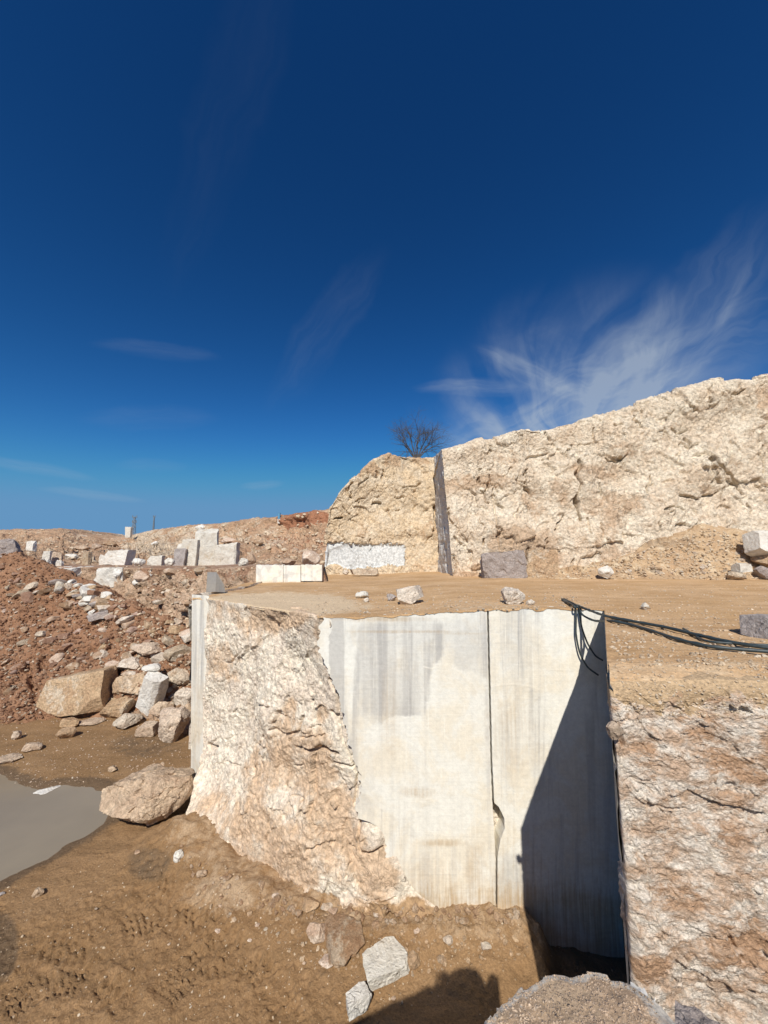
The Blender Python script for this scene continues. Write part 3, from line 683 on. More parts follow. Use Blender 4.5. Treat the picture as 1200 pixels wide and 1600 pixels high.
pp(rockface('broken_face', rows, 420, 640, M['cliff'], dc, cracks=[(a_, b_*.7, c_*.8) for a_, b_, c_ in ckc]+randcracks(85, 700, 1260, 600, 880, 4, (1.5, 2.4), (.12, .38), (8, 34), .55), m1=m1c, m2=lambda G, px, py: .6*sstep(850, 905, py+16*fbm(G*.7, 3)), key='cliff',
    tu=np.concatenate([np.linspace(0, 8.3, 600)[:-1], np.linspace(8.3, 10, 41)])), cl)
# grey sawn end of that cliff
rows = []
for f in (0, .1, .3, .45, .6, .8, 1., 1.06):
    a_ = P(690*(1-f)+709*f, 702*(1-f)+898*f, 26.9); b_ = P(678*(1-f)+681*f, 714*(1-f)+897*f, 35.5)
    w_ = .25*math.sin(f*9)*0
    rows.append([a_, a_*.6+b_*.4, b_])
G = surf(rows, 220, 80); G[..., 0] += .07*facet(G*1.2)+.04*facet(G*4.)+.30*np.clip(facet(G*np.array([.9, .5, .5])+3), .12, .6)*sstep(.0, 1., np.clip((G[..., 1]-26.9)/3, 0, 1))
px_, py_ = proj(G)
pp(mk('sawn_end', G, gq(G), M['cutgrey'], attrs={'m1': ell(px_, py_, 690, 770, 10, 30, soft=.5)*.5}), cl)

# ---- yellow cliff in the middle
mc = empty('rock_cliff', 'rounded yellow cliff with a grey-blue sawn patch near its foot, left of the cream cliff', 'cliff', (2, 34, -1.5))
pt = [(512, 800, 34.2), (521, 785, 34.2), (531, 769, 34.3), (552, 748, 34.6), (572, 730, 35), (592, 716, 35.4), (610, 710, 35.6), (640, 711, 35.8), (680, 716, 36), (730, 718, 36)]
pb_ = [(504, 896), (514, 896), (530, 896), (552, 896), (572, 896), (592, 896), (612, 896), (640, 896), (682, 896), (730, 896)]
def fm(f, dy=0):
    r = [P(pt[i][0]*(1-f)+pb_[i][0]*f, pt[i][1]*(1-f)+pb_[i][1]*f, pt[i][2]*(1-f)+34*f+dy) for i in range(10)]
    q = r[0].copy(); q2 = q+np.array([2.2, 12., 0])
    q3 = q+np.array([.5, 2., 0])
    return [q2, q3]+r
t0 = fm(0)
rows = [[p+np.array([.5, 10, -1.5]) for p in t0], [p+np.array([.1, 2, -.1]) for p in t0], t0, fm(.06, -.1), fm(.25, -.1), fm(.45, .1), fm(.65, -.1), fm(.72, 0), fm(.97, 0), fm(1., -.1), [p+np.array([0, -.3, -1]) for p in fm(1.)]]
def dm(G, px, py):
    w = G+fbm(G*.5, 3)[..., None]*.8
    d = .35*fbm(G*.25, 3)+.14*facet(w*.5)+.06*facet(w*1.3+3)+.04*facet(w*3.)+.025*facet(w*6)+.04*fbm(G*3., 3)
    g = gm(G, px, py)
    return d*(1-.9*g)-.28*g
def gm(G, px, py):
    nz = .12*fbm(G*1.3, 4)
    k_ = lambda v, w_: sstep(-w_, w_, v)
    q_ = 9*nz/.12*.35+3*pn(G*5.)
    e = k_(py-850+q_+np.clip(565-px, 0, 30)*.08, 1.2)*k_(889-py+q_-np.clip(px-560, 0, 60)*.10, 1.2)*k_(632-px-q_+(py-850)*.05, 1.2)
    return e*(1-ell(px, py, 521, 892, 16, 11, nz, .2))
pp(rockface('broken_face', rows, 330, 330, M['mid'], dm, cracks=[([(582, 788), (596, 785)], 2.2, .5), ([(523, 812), (534, 810)], 2.2, .6), ([(630, 762), (660, 755)], 1.8, .3), ([(680, 790), (678, 830)], 2.5, .8), ([(560, 760), (575, 748)], 2, .3)]+randcracks(30, 515, 680, 730, 850, 5, (1.2, 2.), (.1, .3), (6, 20), .4),
    m1=lambda G, px, py: .9*sstep(30, 8, polyd(px, py, [(560, 735), (605, 712), (680, 722)]))*sstep(-.5, .3, fbm(G*.8, 3)), m2=gm, key='mid',
    tu=np.concatenate([np.linspace(0, 2, 60)[:-1], np.linspace(2, 11, 271)])), mc)

# ---- far hills, terrace behind, rubble slope
cols = [-600, -250, -80, 0, 50, 100, 130, 165, 200, 250, 290, 340, 400, 450, 510, 620, 800]
ry_ = [850, 840, 833, 829, 827, 827, 834, 837, 838, 827, 822, 818, 811, 805, 797, 792, 792]
def hr(yf, Yf): return [P(c, yf(i), Yf(i)) for i, c in enumerate(cols)]
Yr = [120, 130, 140, 140, 140, 140, 145, 150, 150, 130, 120, 110, 100, 95, 85, 85, 85]
rows = [[P(c, ry_[i], Yr[i])+np.array([0, 140, -8]) for i, c in enumerate(cols)],
        [P(c, ry_[i], Yr[i])+np.array([0, 35, -.6]) for i, c in enumerate(cols)],
        hr(lambda i: ry_[i], lambda i: Yr[i]),
        hr(lambda i: ry_[i]*.75+868*.25, lambda i: Yr[i]*.85+9),
        hr(lambda i: ry_[i]*.4+872*.6, lambda i: Yr[i]*.5+33),
        hr(lambda i: 878, lambda i: 56),
        hr(lambda i: 884, lambda i: 48),
        [P(c, 884, 48)+np.array([0, -2, -2]) for c in cols]]
def dh(G, px, py):
    w = G+fbm(G*.2, 3)[..., None]*1.5
    return (.8*fbm(G*.10, 3)+.7*facet(w*.28)+.7*facet(w*.7*np.array([1, 1, 1.8]))+.25*facet(w*2.)+.25*fbm(G*.9, 3))*sstep(900, 860, py)*(.3+.7*sstep(0, 14, py-np.interp(px, cols, ry_)))
def m2h(G, px, py):
    nz = .3*fbm(G*.15, 4)
    return np.clip(np.maximum(ell(px, py, 480, 812, 48, 14, nz*.4, .3), ell(px, py, 470, 850, 60, 30, nz, .6)*.45), 0, 1)
o = rockface('hills', rows, 260, 620, M['hill'], dh, m2=m2h, m1=lambda G, px, py: ell(px, py, 250, 845, 60, 26, .3*fbm(G*.2, 3), .5)*.6+ell(px, py, 390, 845, 60, 20, 0, .5)*.3, key='hill')
tag(o, kind='structure')
tc_ = [-500, -150, 0, 70, 140, 200, 260, 320, 399, 450, 503.5, 505]
Ye = [40, 38, 36, 35, 34, 33, 31, 29, 24.7, 24.6, 24.6, 24.6]
def zt(c): return -1.0 if c < 390 else -.66
rows = [[np.array([(c-600)/F*58, 58, -1.25]) for c in tc_],
        [np.array([(c-600)/F*(Ye[i]+6), Ye[i]+6, zt(c)]) for i, c in enumerate(tc_)],
        [np.array([(c-600)/F*(Ye[i]+.3), Ye[i]+.3, zt(c)]) for i, c in enumerate(tc_)],
        [np.array([(c-600)/F*Ye[i], Ye[i]-.1, zt(c)-.25]) for i, c in enumerate(tc_)],
        [np.array([(c-600)/F*Ye[i], Ye[i]-.4, -2.4]) for i, c in enumerate(tc_)],
        [np.array([(c-600)/F*(Ye[i]-1), Ye[i]-1.3, -3.6]) for i, c in enumerate(tc_)],
        [np.array([(c-600)/F*(Ye[i]*.5+13)-(2 if c > 380 else 0), Ye[i]*.5+13, -5.8]) for i, c in enumerate(tc_)],
        [np.array([(c-600)/F*22.5-(3 if c > 380 else 0), 22.5, -8.6]) for i, c in enumerate(tc_)],
        [np.array([(c-600)/F*21-(3 if c > 380 else 0), 20.5, -9.4]) for i, c in enumerate(tc_)]]
for r_ in rows[6:]:
    for i, c in enumerate(tc_):
        if c < 190: r_[i][1] += 5.5; r_[i][0] *= r_[i][1]/(r_[i][1]-5.5)
        elif c < 250: r_[i][1] += 1.5
for r_ in rows[5:]:
    for i, c in enumerate(tc_):
        if c > 330: r_[i][0] = min(r_[i][0], -9.2+.02*i)
def dt(G, px, py):
    w = G+fbm(G*.5, 3)[..., None]*.8
    return (.5*fbm(G*.3, 3)+.40*facet(w*.6)+.25*facet(w*1.4)+.12*facet(w*3.2))*(.05+.95*sstep(-1.1, -1.6, G[..., 2]))*np.where(px > 392, 0., 1)
o = rockface('terrace_ground', rows, 330, 420, M['slope'], dt, key='terrace', m1=lambda G, px, py: .35*sstep(-1.8, -1.1, G[..., 2])+0*px, tu=np.concatenate([np.linspace(0, 2, 60)[:-1], np.linspace(2, 9, 330)[:-1], np.linspace(9, 11, 31)]))
tag(o, kind='structure')

# ---- reddish spoil heap on the left
hp = [-500, -200, -60, 0, 60, 120, 180, 240, 285, 330]
cy = [800, 820, 840, 856, 880, 906, 934, 962, 985, 1012]; cY = [35, 34, 33, 32, 31, 30, 28.6, 27.2, 26.2, 25]
ty = [1140, 1136, 1132, 1128, 1122, 1112, 1092, 1062, 1036, 1022]; tY = [21.7, 21.8, 22, 22.1, 22.3, 22.6, 23, 23.6, 24.2, 24.6]
H = lambda f, bow: [P(hp[i], cy[i]*(1-f)+ty[i]*f, cY[i]*(1-f)+tY[i]*f+bow) for i in range(10)]
rows = [[p+np.array([-.5, 8, -6]) for p in H(0, 0)], [p+np.array([0, 1.6, -.7]) for p in H(0, 0)], H(0, 0), H(.15, -.1), H(.35, .15), H(.6, .3), H(.85, .1), H(1, 0), [np.array([p[0]*.97, p[1]-.8, -9.5]) for p in H(1, 0)]]
def dhp(G, px, py):
    w = G+fbm(G*.7, 3)[..., None]*.5
    gul = ridge(np.stack([G[..., 0]*.9+G[..., 2]*.5, G[..., 1]*.15, G[..., 2]*.2], -1), 3)
    return .28*fbm(G*.4, 3)+.14*facet(w*.9)+.10*facet(w*2.2)+.06*facet(w*4.5)+.05*fbm(G*5, 3)+.10*gul+.25*ell(px, py, 20, 1070, 60, 40, 0, .8)*facet(w*1.1)
hl_ = rockface('spoil_heap', rows, 400, 460, M['heap'], dhp, key='heap', cracks=[([(40, 1040), (52, 1075), (48, 1100)], 7, .5), ([(75, 1030), (60, 1060)], 5, .35)],
    m1=lambda G, px, py: ell(px, py, 70, 1020, 110, 60, .4*fbm(G*.8, 3), .7)*.35, m2=lambda G, px, py: np.clip(.25+.5*fbm(G*.8, 3), 0, 1)*sstep(1080, 900, py)*.7,
    tu=np.concatenate([np.linspace(0, 2, 60)[:-1], np.linspace(2, 9, 401)]))
tag(hl_, 'reddish brown heap of earth and broken stone sloping down from the left edge', 'spoil heap')

# ---- debris cone against the cream cliff
dp_ = [800, 850, 900, 940, 980, 1020, 1060, 1100, 1150, 1200, 1290, 1450]
dy_ = [899, 894, 888, 880, 869, 850, 836, 826, 832, 846, 866, 892]
dY_ = [25.4]*4+[25.4]*8
rows = [row([(dp_[i], dy_[i]-4, 27.5) for i in range(12)]), row([(dp_[i], dy_[i], 25.5) for i in range(12)]), row([(dp_[i], dy_[i]*.6+907*.4, 24.9) for i in range(12)]), row([(dp_[i], dy_[i]*.25+907*.75, 24.1) for i in range(12)]), row([(dp_[i], 908, 23.3) for i in range(12)]), [p+np.array([0, -.5, -.8]) for p in row([(dp_[i], 909, 23) for i in range(12)])]]
o = rockface('debris_cone', rows, 160, 420, M['debris'], lambda G, px, py: .16*fbm(G*.6, 3)+.14*facet(G*1.2+fbm(G, 2)[..., None]*.4)+.08*facet(G*3.)+.03*fbm(G*6, 2), key='debris', m2=lambda G, px, py: .35+.35*fbm(G*1.2, 3),
   m1=lambda G, px, py: ell(px, py, 1050, 848, 50, 10, .4*fbm(G*1.5, 3), .5)*.5)
tag(o, 'brown cone of fallen earth and stones against the foot of the cream cliff', 'debris pile')

# ------------------------------------------------------------------ stones
_ico = {}
def ico(k):
    if k not in _ico:
        bm = bmesh.new(); bmesh.ops.create_icosphere(bm, subdivisions=k, radius=1)
        _ico[k] = (np.array([v.co[:] for v in bm.verts]), np.array([[v.index for v in f.verts] for f in bm.faces])); bm.free()
    return _ico[k]
def stone(seed, size, sub=4, boxy=0., planes=12, rough=1.):
    rg = np.random.default_rng(seed); v, f = ico(sub); v = v.copy()
    if boxy:
        v *= 1.35
        for ax in range(3):
            for s_ in (-1, 1):
                n = np.zeros(3); n[ax] = s_; n += rg.normal(size=3)*.10*(1.6-boxy); n /= np.linalg.norm(n)
                d = v@n-(.78+rg.uniform(-.05, .05)); v -= np.clip(d, 0, None)[:, None]*n
        planes = int(planes*(1-boxy)*.8)+3; lo, hi = .92, 1.15
    else: lo, hi = .55, .86
    for k in range(planes):
        n = rg.normal(size=3); n /= np.linalg.norm(n); d = v@n-rg.uniform(lo, hi); v -= np.clip(d, 0, None)[:, None]*n
    mn, mx = v.min(0), v.max(0); v = (v-(mn+mx)/2)/((mx-mn)/2)
    size = np.array(size, float)/2; v = v*size; s = size.mean()
    nn = v/np.linalg.norm(v, axis=1)[:, None]; q = v/s+seed*3.1
    amp = s*rough*(.35 if boxy else 1)
    v = v+nn*(amp*(.07*fbm(q*1.3, 3)+.06*facet(q*1.8)+.03*facet(q*4.)+.02*fbm(q*6., 3)))[:, None]
    return v, f
SEED = [100]
def put(name, label, cat, x0, x1, y0, y1, mat, Y=None, depth=.8, rot=0., tilt=(0, 0), boxy=0., sub=4, group=None, sink=.08, keys=None, rough=1., planes=12):
    """a stone whose outline fills the given part of the photo, resting on what lies under its foot"""
    SEED[0] += 1; cx = (x0+x1)/2
    if Y is None:
        h = hit(cx, y1-(y1-y0)*.08, keys)
        if h is None: print('MISS', label); return None
        p = np.array(h[0]); Yb = p[1]
    else: Yb = Y; p = P(cx, y1, Y)
    d = Yb*cp+p[2]*sp; w = (x1-x0)/F*d; dep = w*depth
    Yc = Yb+dep*.30; hgt = (P(cx, y0, Yc)-P(cx, y1, Yc))[2]
    el = math.atan2(-p[2], Yb)
    if el > .25: hgt = max(hgt*.9-dep*math.tan(el)*.45, hgt*.45)
    v, f = stone(SEED[0], (w*1.03, dep, hgt*1.08), sub, boxy, planes, rough)
    Rm = np.array(Euler((R(tilt[0]), R(tilt[1]), R(rot))).to_matrix())
    v = v@Rm.T
    zmin = v[:, 2].min(); v[:, 2] -= zmin
    sc = w/(v[:, 0].max()-v[:, 0].min()); v[:, 0] *= sc*1.0
    o = mk(name, v, f, M[mat], sharp=32, loc=(p[0]*(Yc/Yb)*1., Yc, p[2]-hgt*sink))
    return tag(o, label, cat, group)
S = lambda *a, **k: put('boulder', *a, **k)
# floor and heap-foot boulders
S('large tan boulder at the pond edge touching the pale ledge', 'boulder', 160, 297, 1193, 1305, 'tan', sub=6, depth=.8, planes=16)
S('large tan flat-topped boulder at the foot of the reddish heap', 'boulder', 63, 176, 1048, 1128, 'tan', sub=6, depth=.6, boxy=.35, tilt=(0, -8))
S('tilted white slab standing among tan boulders', 'boulder', 208, 259, 1046, 1122, 'whiterock', sub=5, depth=.5, boxy=.45, tilt=(8, 22))
S('upright brown-grey boulder right of the tilted white slab', 'boulder', 243, 293, 1102, 1166, 'tan', sub=5, depth=.8)
S('flat pale pointed boulder lying on mud left of the upright boulder', 'boulder', 175, 218, 1112, 1142, 'pale', sub=5)
S('tan boulder behind and left of the tilted white slab', 'boulder', 179, 232, 1049, 1098, 'tan', sub=5)
S('low brown boulder between the flat-topped boulder and white slab', 'boulder', 158, 210, 1086, 1126, 'tan', sub=5)
S('long brown-topped boulder highest on the rock pile', 'boulder', 203, 256, 1001, 1031, 'tan', sub=5)
S('small white rock resting on top of the tilted slab', 'boulder', 222, 254, 1034, 1052, 'whiterock', sub=4, Y=22.6)
S('small square tan rock at the foot of the tilted slab', 'boulder', 216, 244, 1128, 1153, 'tan', boxy=.5)
S('brown rock wedged above the upright boulder', 'boulder', 236, 268, 1094, 1122, 'tan')
S('pale angular rock above the wedged brown rock', 'boulder', 258, 300, 1040, 1078, 'pale', sub=5)
S('cream rock leaning on the sawn side of the ledge', 'boulder', 272, 302, 1072, 1108, 'pale', sub=5)
S('tan rock below the leaning cream rock', 'boulder', 284, 304, 1098, 1130, 'tan')
S('cream block at the foot of the sawn side strip', 'boulder', 294, 316, 1122, 1168, 'pale', boxy=.7, Y=17.5)
S('flat cream rock behind the long brown-topped boulder', 'boulder', 255, 300, 1006, 1036, 'pale')
S('pale rock jumble piece left of the small white rock', 'boulder', 182, 222, 1026, 1050, 'pale')
S('brown stone beside the mud right of the flat-topped boulder', 'boulder', 120, 160, 1122, 1134, 'tan')
S('tan stone stacked at the mud edge below the flat-topped boulder', 'boulder', 96, 124, 1120, 1140, 'tan')
S('tan stone on mud casting a small shadow, lowest below the boulder', 'boulder', 90, 117, 1138, 1157, 'tan')
S('small stone on mud at left casting a shadow to its right', 'stone', 19, 32, 1140, 1158, 'tan')
S('rough low stone on the mud between two other stones', 'stone', 38, 65, 1159, 1176, 'tan')
S('flat tan stone on mud at the left edge', 'stone', -8, 34, 1181, 1194, 'tan')
S('flat white rock lying in the muddy pond', 'rock', 48, 97, 1227, 1248, 'whiterock', keys=['floor'])
S('small pale stone on mud north of the large tan boulder', 'stone', 168, 182, 1196, 1208, 'tan')
S('lone small tan stone on open mud at lower left', 'stone', 50, 67, 1387, 1405, 'tan')
S('small dark stone on mud at the left edge', 'stone', -4, 7, 1393, 1402, 'greyrock')
S('pinkish stone lying below the pale ledge foot', 'stone', 307, 323, 1359, 1374, 'tan')
S('white broken piece at the left foot of the ledge', 'stone', 271, 286, 1327, 1349, 'whiterock')
S('pale pink lumpy rock between mud slabs and the shadow', 'rock', 562, 640, 1484, 1540, 'whiterock', sub=6, depth=.7, planes=8, boxy=.3, rot=25, rough=1.6)
S('upright whitish rock at the shadow edge near the bottom', 'rock', 535, 577, 1538, 1597, 'whiterock', sub=5, planes=9, boxy=.2, rot=30, rough=1.5)
S('small grey-brown rock right of the lumpy pale rock', 'rock', 634, 657, 1485, 1518, 'tan')
S('flat muddy slab lying at the ledge foot', 'rock', 500, 572, 1452, 1508, 'stone', sub=5, depth=1.1, planes=14)
S('muddy stone left of the flat muddy slab', 'rock', 478, 512, 1438, 1478, 'stone', sub=5)
S('small muddy lump below the flat slab', 'rock', 498, 532, 1492, 1514, 'stone')
S('round tan stone above the muddy stones', 'stone', 470, 500, 1403, 1426, 'tan')
S('tan cobble at the upper right of the flat slab', 'stone', 538, 565, 1428, 1448, 'tan')
S('small cobble beside the round tan stone', 'stone', 500, 520, 1410, 1426, 'tan')
for k, (a, c_, w_, h_) in enumerate([(455, 1420, 14, 10), (520, 1425, 16, 12), (402, 1445, 8, 6), (415, 1452, 7, 6), (345, 1415, 7, 6), (340, 1455, 10, 7), (230, 1435, 5, 5), (150, 1420, 5, 4), (264, 1475, 5, 5), (590, 1430, 14, 10), (475, 1505, 6, 8), (215, 1332, 10, 9), (360, 1428, 6, 5), (390, 1470, 7, 5), (615, 1560, 8, 6), (700, 1470, 18, 14), (650, 1455, 14, 10), (725, 1440, 16, 10), (760, 1480, 16, 14), (690, 1500, 16, 12), (430, 1400, 12, 8)]):
    put('stone', 'small loose stone on the brown mud in front of the ledge', 'stone', a-w_/2, a+w_/2, c_-h_/2, c_+h_/2, 'stone' if k % 3 else 'pale', sub=3, group='small stones on the mud')
# bench-top stones
kb = ['bench', 'bench2']
S('larger flat pale stone of the pair on the bench edge', 'stone', 618, 664, 921, 946, 'pale', sub=5, keys=kb, boxy=.35, tilt=(0, -9))
S('small grey stone touching the larger flat bench stone', 'stone', 604, 620, 929, 940, 'greyrock', keys=kb)
S('grey-white stone on the bench left of the stone pair', 'stone', 555, 576, 925, 936, 'whiterock', keys=kb)
S('pale pebble below the grey-white bench stone', 'stone', 568, 577, 934, 942, 'pale', keys=kb)
S('pale pyramid-shaped stone on the bench above the joint', 'stone', 784, 823, 921, 947, 'pale', sub=5, keys=kb)
S('pebble at the right of the pyramid-shaped stone', 'stone', 822, 836, 938, 946, 'pale', keys=kb)
S('dark grey sawn block on the bench at the right edge', 'block', 1160, 1238, 965, 999, 'greyrock', sub=5, boxy=.9, keys=kb, depth=.7, rot=18)
S('small white stone near the cables on the bench', 'stone', 1002, 1016, 943, 954, 'whiterock', keys=kb)
S('grey-purple squared boulder at the foot of the cream cliff', 'boulder', 751, 823, 862, 910, 'greyrock', sub=6, boxy=.5, Y=24.2, depth=.5, rough=2.2)
S('brown squared boulder right of the grey-purple boulder', 'boulder', 812, 870, 859, 907, 'tan', sub=6, boxy=.5, Y=25, depth=.5, rough=2.5)
S('dark rock on the crest of the heap at the left edge', 'rock', -14, 26, 842, 874, 'greyrock', sub=5, keys=['heap'], Y=31.5, rot=20)
S('white pointed rock at the cliff foot', 'rock', 934, 957, 884, 903, 'whiterock', Y=23.3)
S('white sawn block leaning on debris at the right edge', 'block', 1172, 1226, 838, 874, 'whiterock', sub=5, boxy=.9, Y=23.6, depth=.5, tilt=(-15, 8))
S('small white tilted stone at the debris foot near the right edge', 'stone', 1149, 1170, 880, 894, 'whiterock', boxy=.6, Y=23)
S('brown rock under the leaning white block', 'rock', 1180, 1214, 886, 904, 'greyrock', Y=23)
S('pale rock at the debris foot left of the tilted white stone', 'rock', 1135, 1162, 893, 907, 'pale', Y=22.9)
S('pinkish rock beside the leaning white block', 'rock', 1184, 1230, 862, 888, 'tan', Y=23.4)
S('thin pale slab lying below the grey-blue sawn patch', 'slab', 546, 592, 889, 898, 'pale', boxy=.8, Y=31, depth=.4)
S('small pale stone left of the thin slab', 'stone', 536, 545, 891, 898, 'pale', Y=31)
S('reddish rock fragment lodged at the notch edge of the right ledge', 'rock', 950, 977, 1124, 1160, 'tan', Y=4.5, depth=.6, sink=0)
# far blocks
FB = [('white squared block low on the distant hill at far left', 41, 55, 845, 861, 52, .9, 'whiterock'), ('small white block standing on the distant skyline', 195, 206, 823, 839, 132, .9, 'whiterock'),
      ('upper white block of the distant stack', 67, 79, 861, 875, 37.5, .9, 'whiterock'), ('lower white block of the distant stack', 66, 79, 874, 887, 37.5, .9, 'whiterock'), ('brown rock behind the distant white stack', 79, 97, 862, 886, 38.5, .3, 'tan'), ('round white rock right of the distant stack', 87, 98, 875, 885, 37, .1, 'whiterock'),
      ('long white sawn ledge block beyond the heap', 60, 141, 887, 915, 34.0, .92, 'whiterock'), ('pale grey squared block right of the long white one', 152, 198, 887, 916, 33.0, .85, 'whiterock'), ('white wedge block left of the distant stack', 50, 70, 874, 886, 36.5, .7, 'whiterock'),
      ('broken white slab face on the distant terrace', 165, 208, 859, 884, 45, .6, 'whiterock'), ('narrow white slab at the left of the broken face', 154, 168, 867, 884, 45.5, .7, 'whiterock'), ('tan upright slab on the distant terrace', 128, 142, 863, 884, 45.5, .8, 'pale'), ('white rock beside the large white outcrop', 232, 256, 868, 885, 44, .3, 'whiterock'),
      ('tallest part of the large white outcrop', 303, 342, 827, 885, 43.8, .9, 'whiterock'), ('stepped white part left of the tallest outcrop part', 284, 312, 842, 885, 43.2, .85, 'whiterock'), ('squared right part of the large white outcrop', 338, 374, 848, 885, 43, .85, 'whiterock'), ('low left part of the large white outcrop', 274, 302, 850, 885, 44, .4, 'whiterock'), ('grey slab leaning at the left of the white outcrop', 272, 290, 857, 885, 42.5, .6, 'greyrock')]
for lb, a, b2, c_, d_, Y_, bx_, mt in FB:
    put('stone_block', lb, 'stone block', a, b2, c_, d_, mt, Y=Y_, boxy=bx_, sub=5, depth=.5, rough=2.2, rot=random.uniform(-14, 14))
for k, (a, b2, c_, d_) in enumerate([(117, 140, 852, 860), (142, 160, 850, 858), (20, 36, 862, 870), (395, 412, 846, 852), (345, 372, 840, 849), (300, 330, 884, 897), (256, 290, 888, 902), (210, 240, 892, 908), (470, 500, 858, 884), (385, 400, 864, 882), (440, 462, 872, 884), (160, 185, 845, 853)]):
    h = hit((a+b2)/2, d_, ['hill', 'terrace']); Yh = h[0][1] if h else 40
    put('boulder', 'distant brown-pink boulder on the far quarry slope', 'boulder', a, b2, c_, d_, 'stone', Y=Yh, sub=4, group='boulders on the far quarry slope')
for k, (a, b2, c_, d_) in enumerate([(206, 226, 873, 884), (104, 122, 866, 874), (18, 32, 874, 882), (258, 272, 872, 884), (305, 325, 820, 829), (236, 250, 846, 852), (372, 388, 872, 884), (176, 190, 888, 902), (232, 244, 890, 900), (206, 218, 905, 915)]):
    h = hit((a+b2)/2, d_, ['hill', 'terrace']); Yh = h[0][1] if h else 40
    put('boulder', 'small broken white rock on the far quarry banks', 'boulder', a, b2, c_, d_, 'whiterock', Y=Yh, sub=4, rough=1.6, planes=9, group='white rocks on the far quarry banks')
# low sawn wall of three panels at the far end of the bench
lw = empty('sawn_wall', 'low white sawn stone wall of three panels at the far left of the bench', 'stone wall', tuple(P(450, 908, 24)))
for a, b2, t_, bo in ((400, 442.2, 883, 911), (442.9, 469.6, 883.5, 910), (470.6, 503, 882.5, 908)):
    o = slab('sawn_panel', [(a, 870), (a, 920)], [(b2, 870), (b2, 920)], lambda px: t_+1.6*pn(np.stack([px*.23+t_, px*0, px*0], -1)), lambda px: bo+0*px, lambda px: 24.+0*px, .5, 40, 60, M['white'], lambda V, px, py: {'m1': .6*sstep(905, 911, py), 'm2': .5*sstep(.0, .4, fbm(V*2, 3)), 'm3': 0*px}); pp(o, lw)
# dark triangular slab standing at the ledge corner
V = [P(322, 925, 17.0), P(324, 894, 17.0), P(336, 914, 17.2), P(338, 926, 17.3)]
V = V+[v+np.array([.35, .12, 0]) for v in V]
tag(mk('stone_slab', V, [[0, 1, 2, 3], [7, 6, 5, 4], [0, 4, 5, 1], [1, 5, 6, 2], [2, 6, 7, 3], [3, 7, 4, 0]], M['shade'], smooth=False), 'dark pointed slab standing at the far left corner of the bench', 'stone slab')
# grey sawn splinters at the right of the near ledge
def prism(name, pts, ztop, zbot, mat, parent):
    n = len(pts); V = [(*p, ztop[i]) for i, p in enumerate(pts)]+[(p[0], p[1], zbot) for p in pts]
    Fc = [list(range(n))[::-1], list(range(n, 2*n))]+[[i, (i+1) % n, n+(i+1) % n, n+i] for i in range(n)]
    o = mk(name, V, Fc, mat, smooth=False)
    bm = bmesh.new(); bm.from_mesh(o.data); bmesh.ops.recalc_face_normals(bm, faces=bm.faces)
    bmesh.ops.triangulate(bm, faces=bm.faces); bmesh.ops.subdivide_edges(bm, edges=bm.edges, cuts=5, use_grid_fill=True)
    for v in bm.verts: v.co += Vector(_g[int(abs(v.co.x*991+v.co.y*577+v.co.z*331)) % 256])*.006
    bm.to_mesh(o.data); bm.free(); return pp(o, parent)
def gp(px, py, Z): return tuple(PZ(px, py, Z)[:2])
prism('sawn_edge', [gp(984, 1530, -1.66), gp(1006, 1546, -1.66), gp(1018, 1560, -1.66), gp(1018, 1640, -1.66), gp(985, 1650, -1.66)], [-1.66]*5, -4, M['cutgrey'], led3)
prism('stone_splinter', [gp(1021, 1554, -1.74), gp(1028, 1566, -1.74), gp(1036, 1640, -1.74), gp(1022, 1640, -1.74)], [-1.74, -1.76, -1.78, -1.76], -4, M['cutgrey'], led3)
prism('stone_splinter', [gp(1055, 1564, -2.0), gp(1085, 1574, -2.0), gp(1125, 1600, -2.0), gp(1150, 1660, -2.0), gp(1056, 1660, -2.0)], [-2.0]*5, -4.5, M['greyrock'], led3)

# ------------------------------------------------------------------ loose stones on the slopes: one thing each
protos = []
for k in range(14):
    v, f = stone(900+k, (1, random.uniform(.6, 1), random.uniform(.4, .8)), 3, boxy=.4 if k % 3 == 0 else 0)
    protos.append((v, f))
def scatter(n, poly, smin, smax, label, cat, group, mats, keys, name='loose_stone', power=2.5, seed=3):
    rg = np.random.default_rng(seed); poly = np.array(poly, float); mn, mx = poly.min(0), poly.max(0); cache = {}; c = 0; tries = 0
    while c < n and tries < n*30:
        tries += 1; x, y = rg.uniform(mn, mx)
        if sdpoly(np.array([x]), np.array([y]), poly)[0] > 0: continue
        h = hit(x, y)
        if h is None or h[3] not in keys: continue
        w = smin+(smax-smin)*rg.random()**power; s = w/F*h[0][1]
        k = int(rg.integers(14)); mt = mats[int(rg.integers(len(mats)))]
        key = (k, mt)
        if key not in cache:
            v, f = protos[k]; o = mk(name, v, f, M[mt], sharp=32); cache[key] = o
        else: o = cache[key].copy(); C.objects.link(o)
        o.scale = (s, s*rg.uniform(.7, 1.1), s*rg.uniform(.6, 1)); o.rotation_euler = (rg.uniform(-.5, .5), rg.uniform(-.5, .5), rg.uniform(0, 6.28))
        o.location = h[0]-Vector((0, 0, s*.04)); tag(o, label, cat, group); c += 1
scatter(125, [(0, 862), (60, 885), (150, 925), (240, 965), (285, 995), (215, 1010), (130, 1040), (60, 1050), (0, 1100)], 6, 26, 'loose angular stone on the reddish heap slope', 'stone', 'loose stones on the reddish heap', ['redstone', 'redstone', 'redstone', 'stone', 'stone', 'stone', 'pale'], ['heap'], seed=4)
scatter(40, [(70, 895), (140, 915), (190, 940), (200, 975), (150, 960), (110, 930)], 12, 30, 'grey-white broken slab in the jumble along the heap crest', 'stone', 'broken slabs along the heap crest', ['greyrock', 'pale', 'whiterock', 'tan'], ['heap'], power=1.2, seed=5)
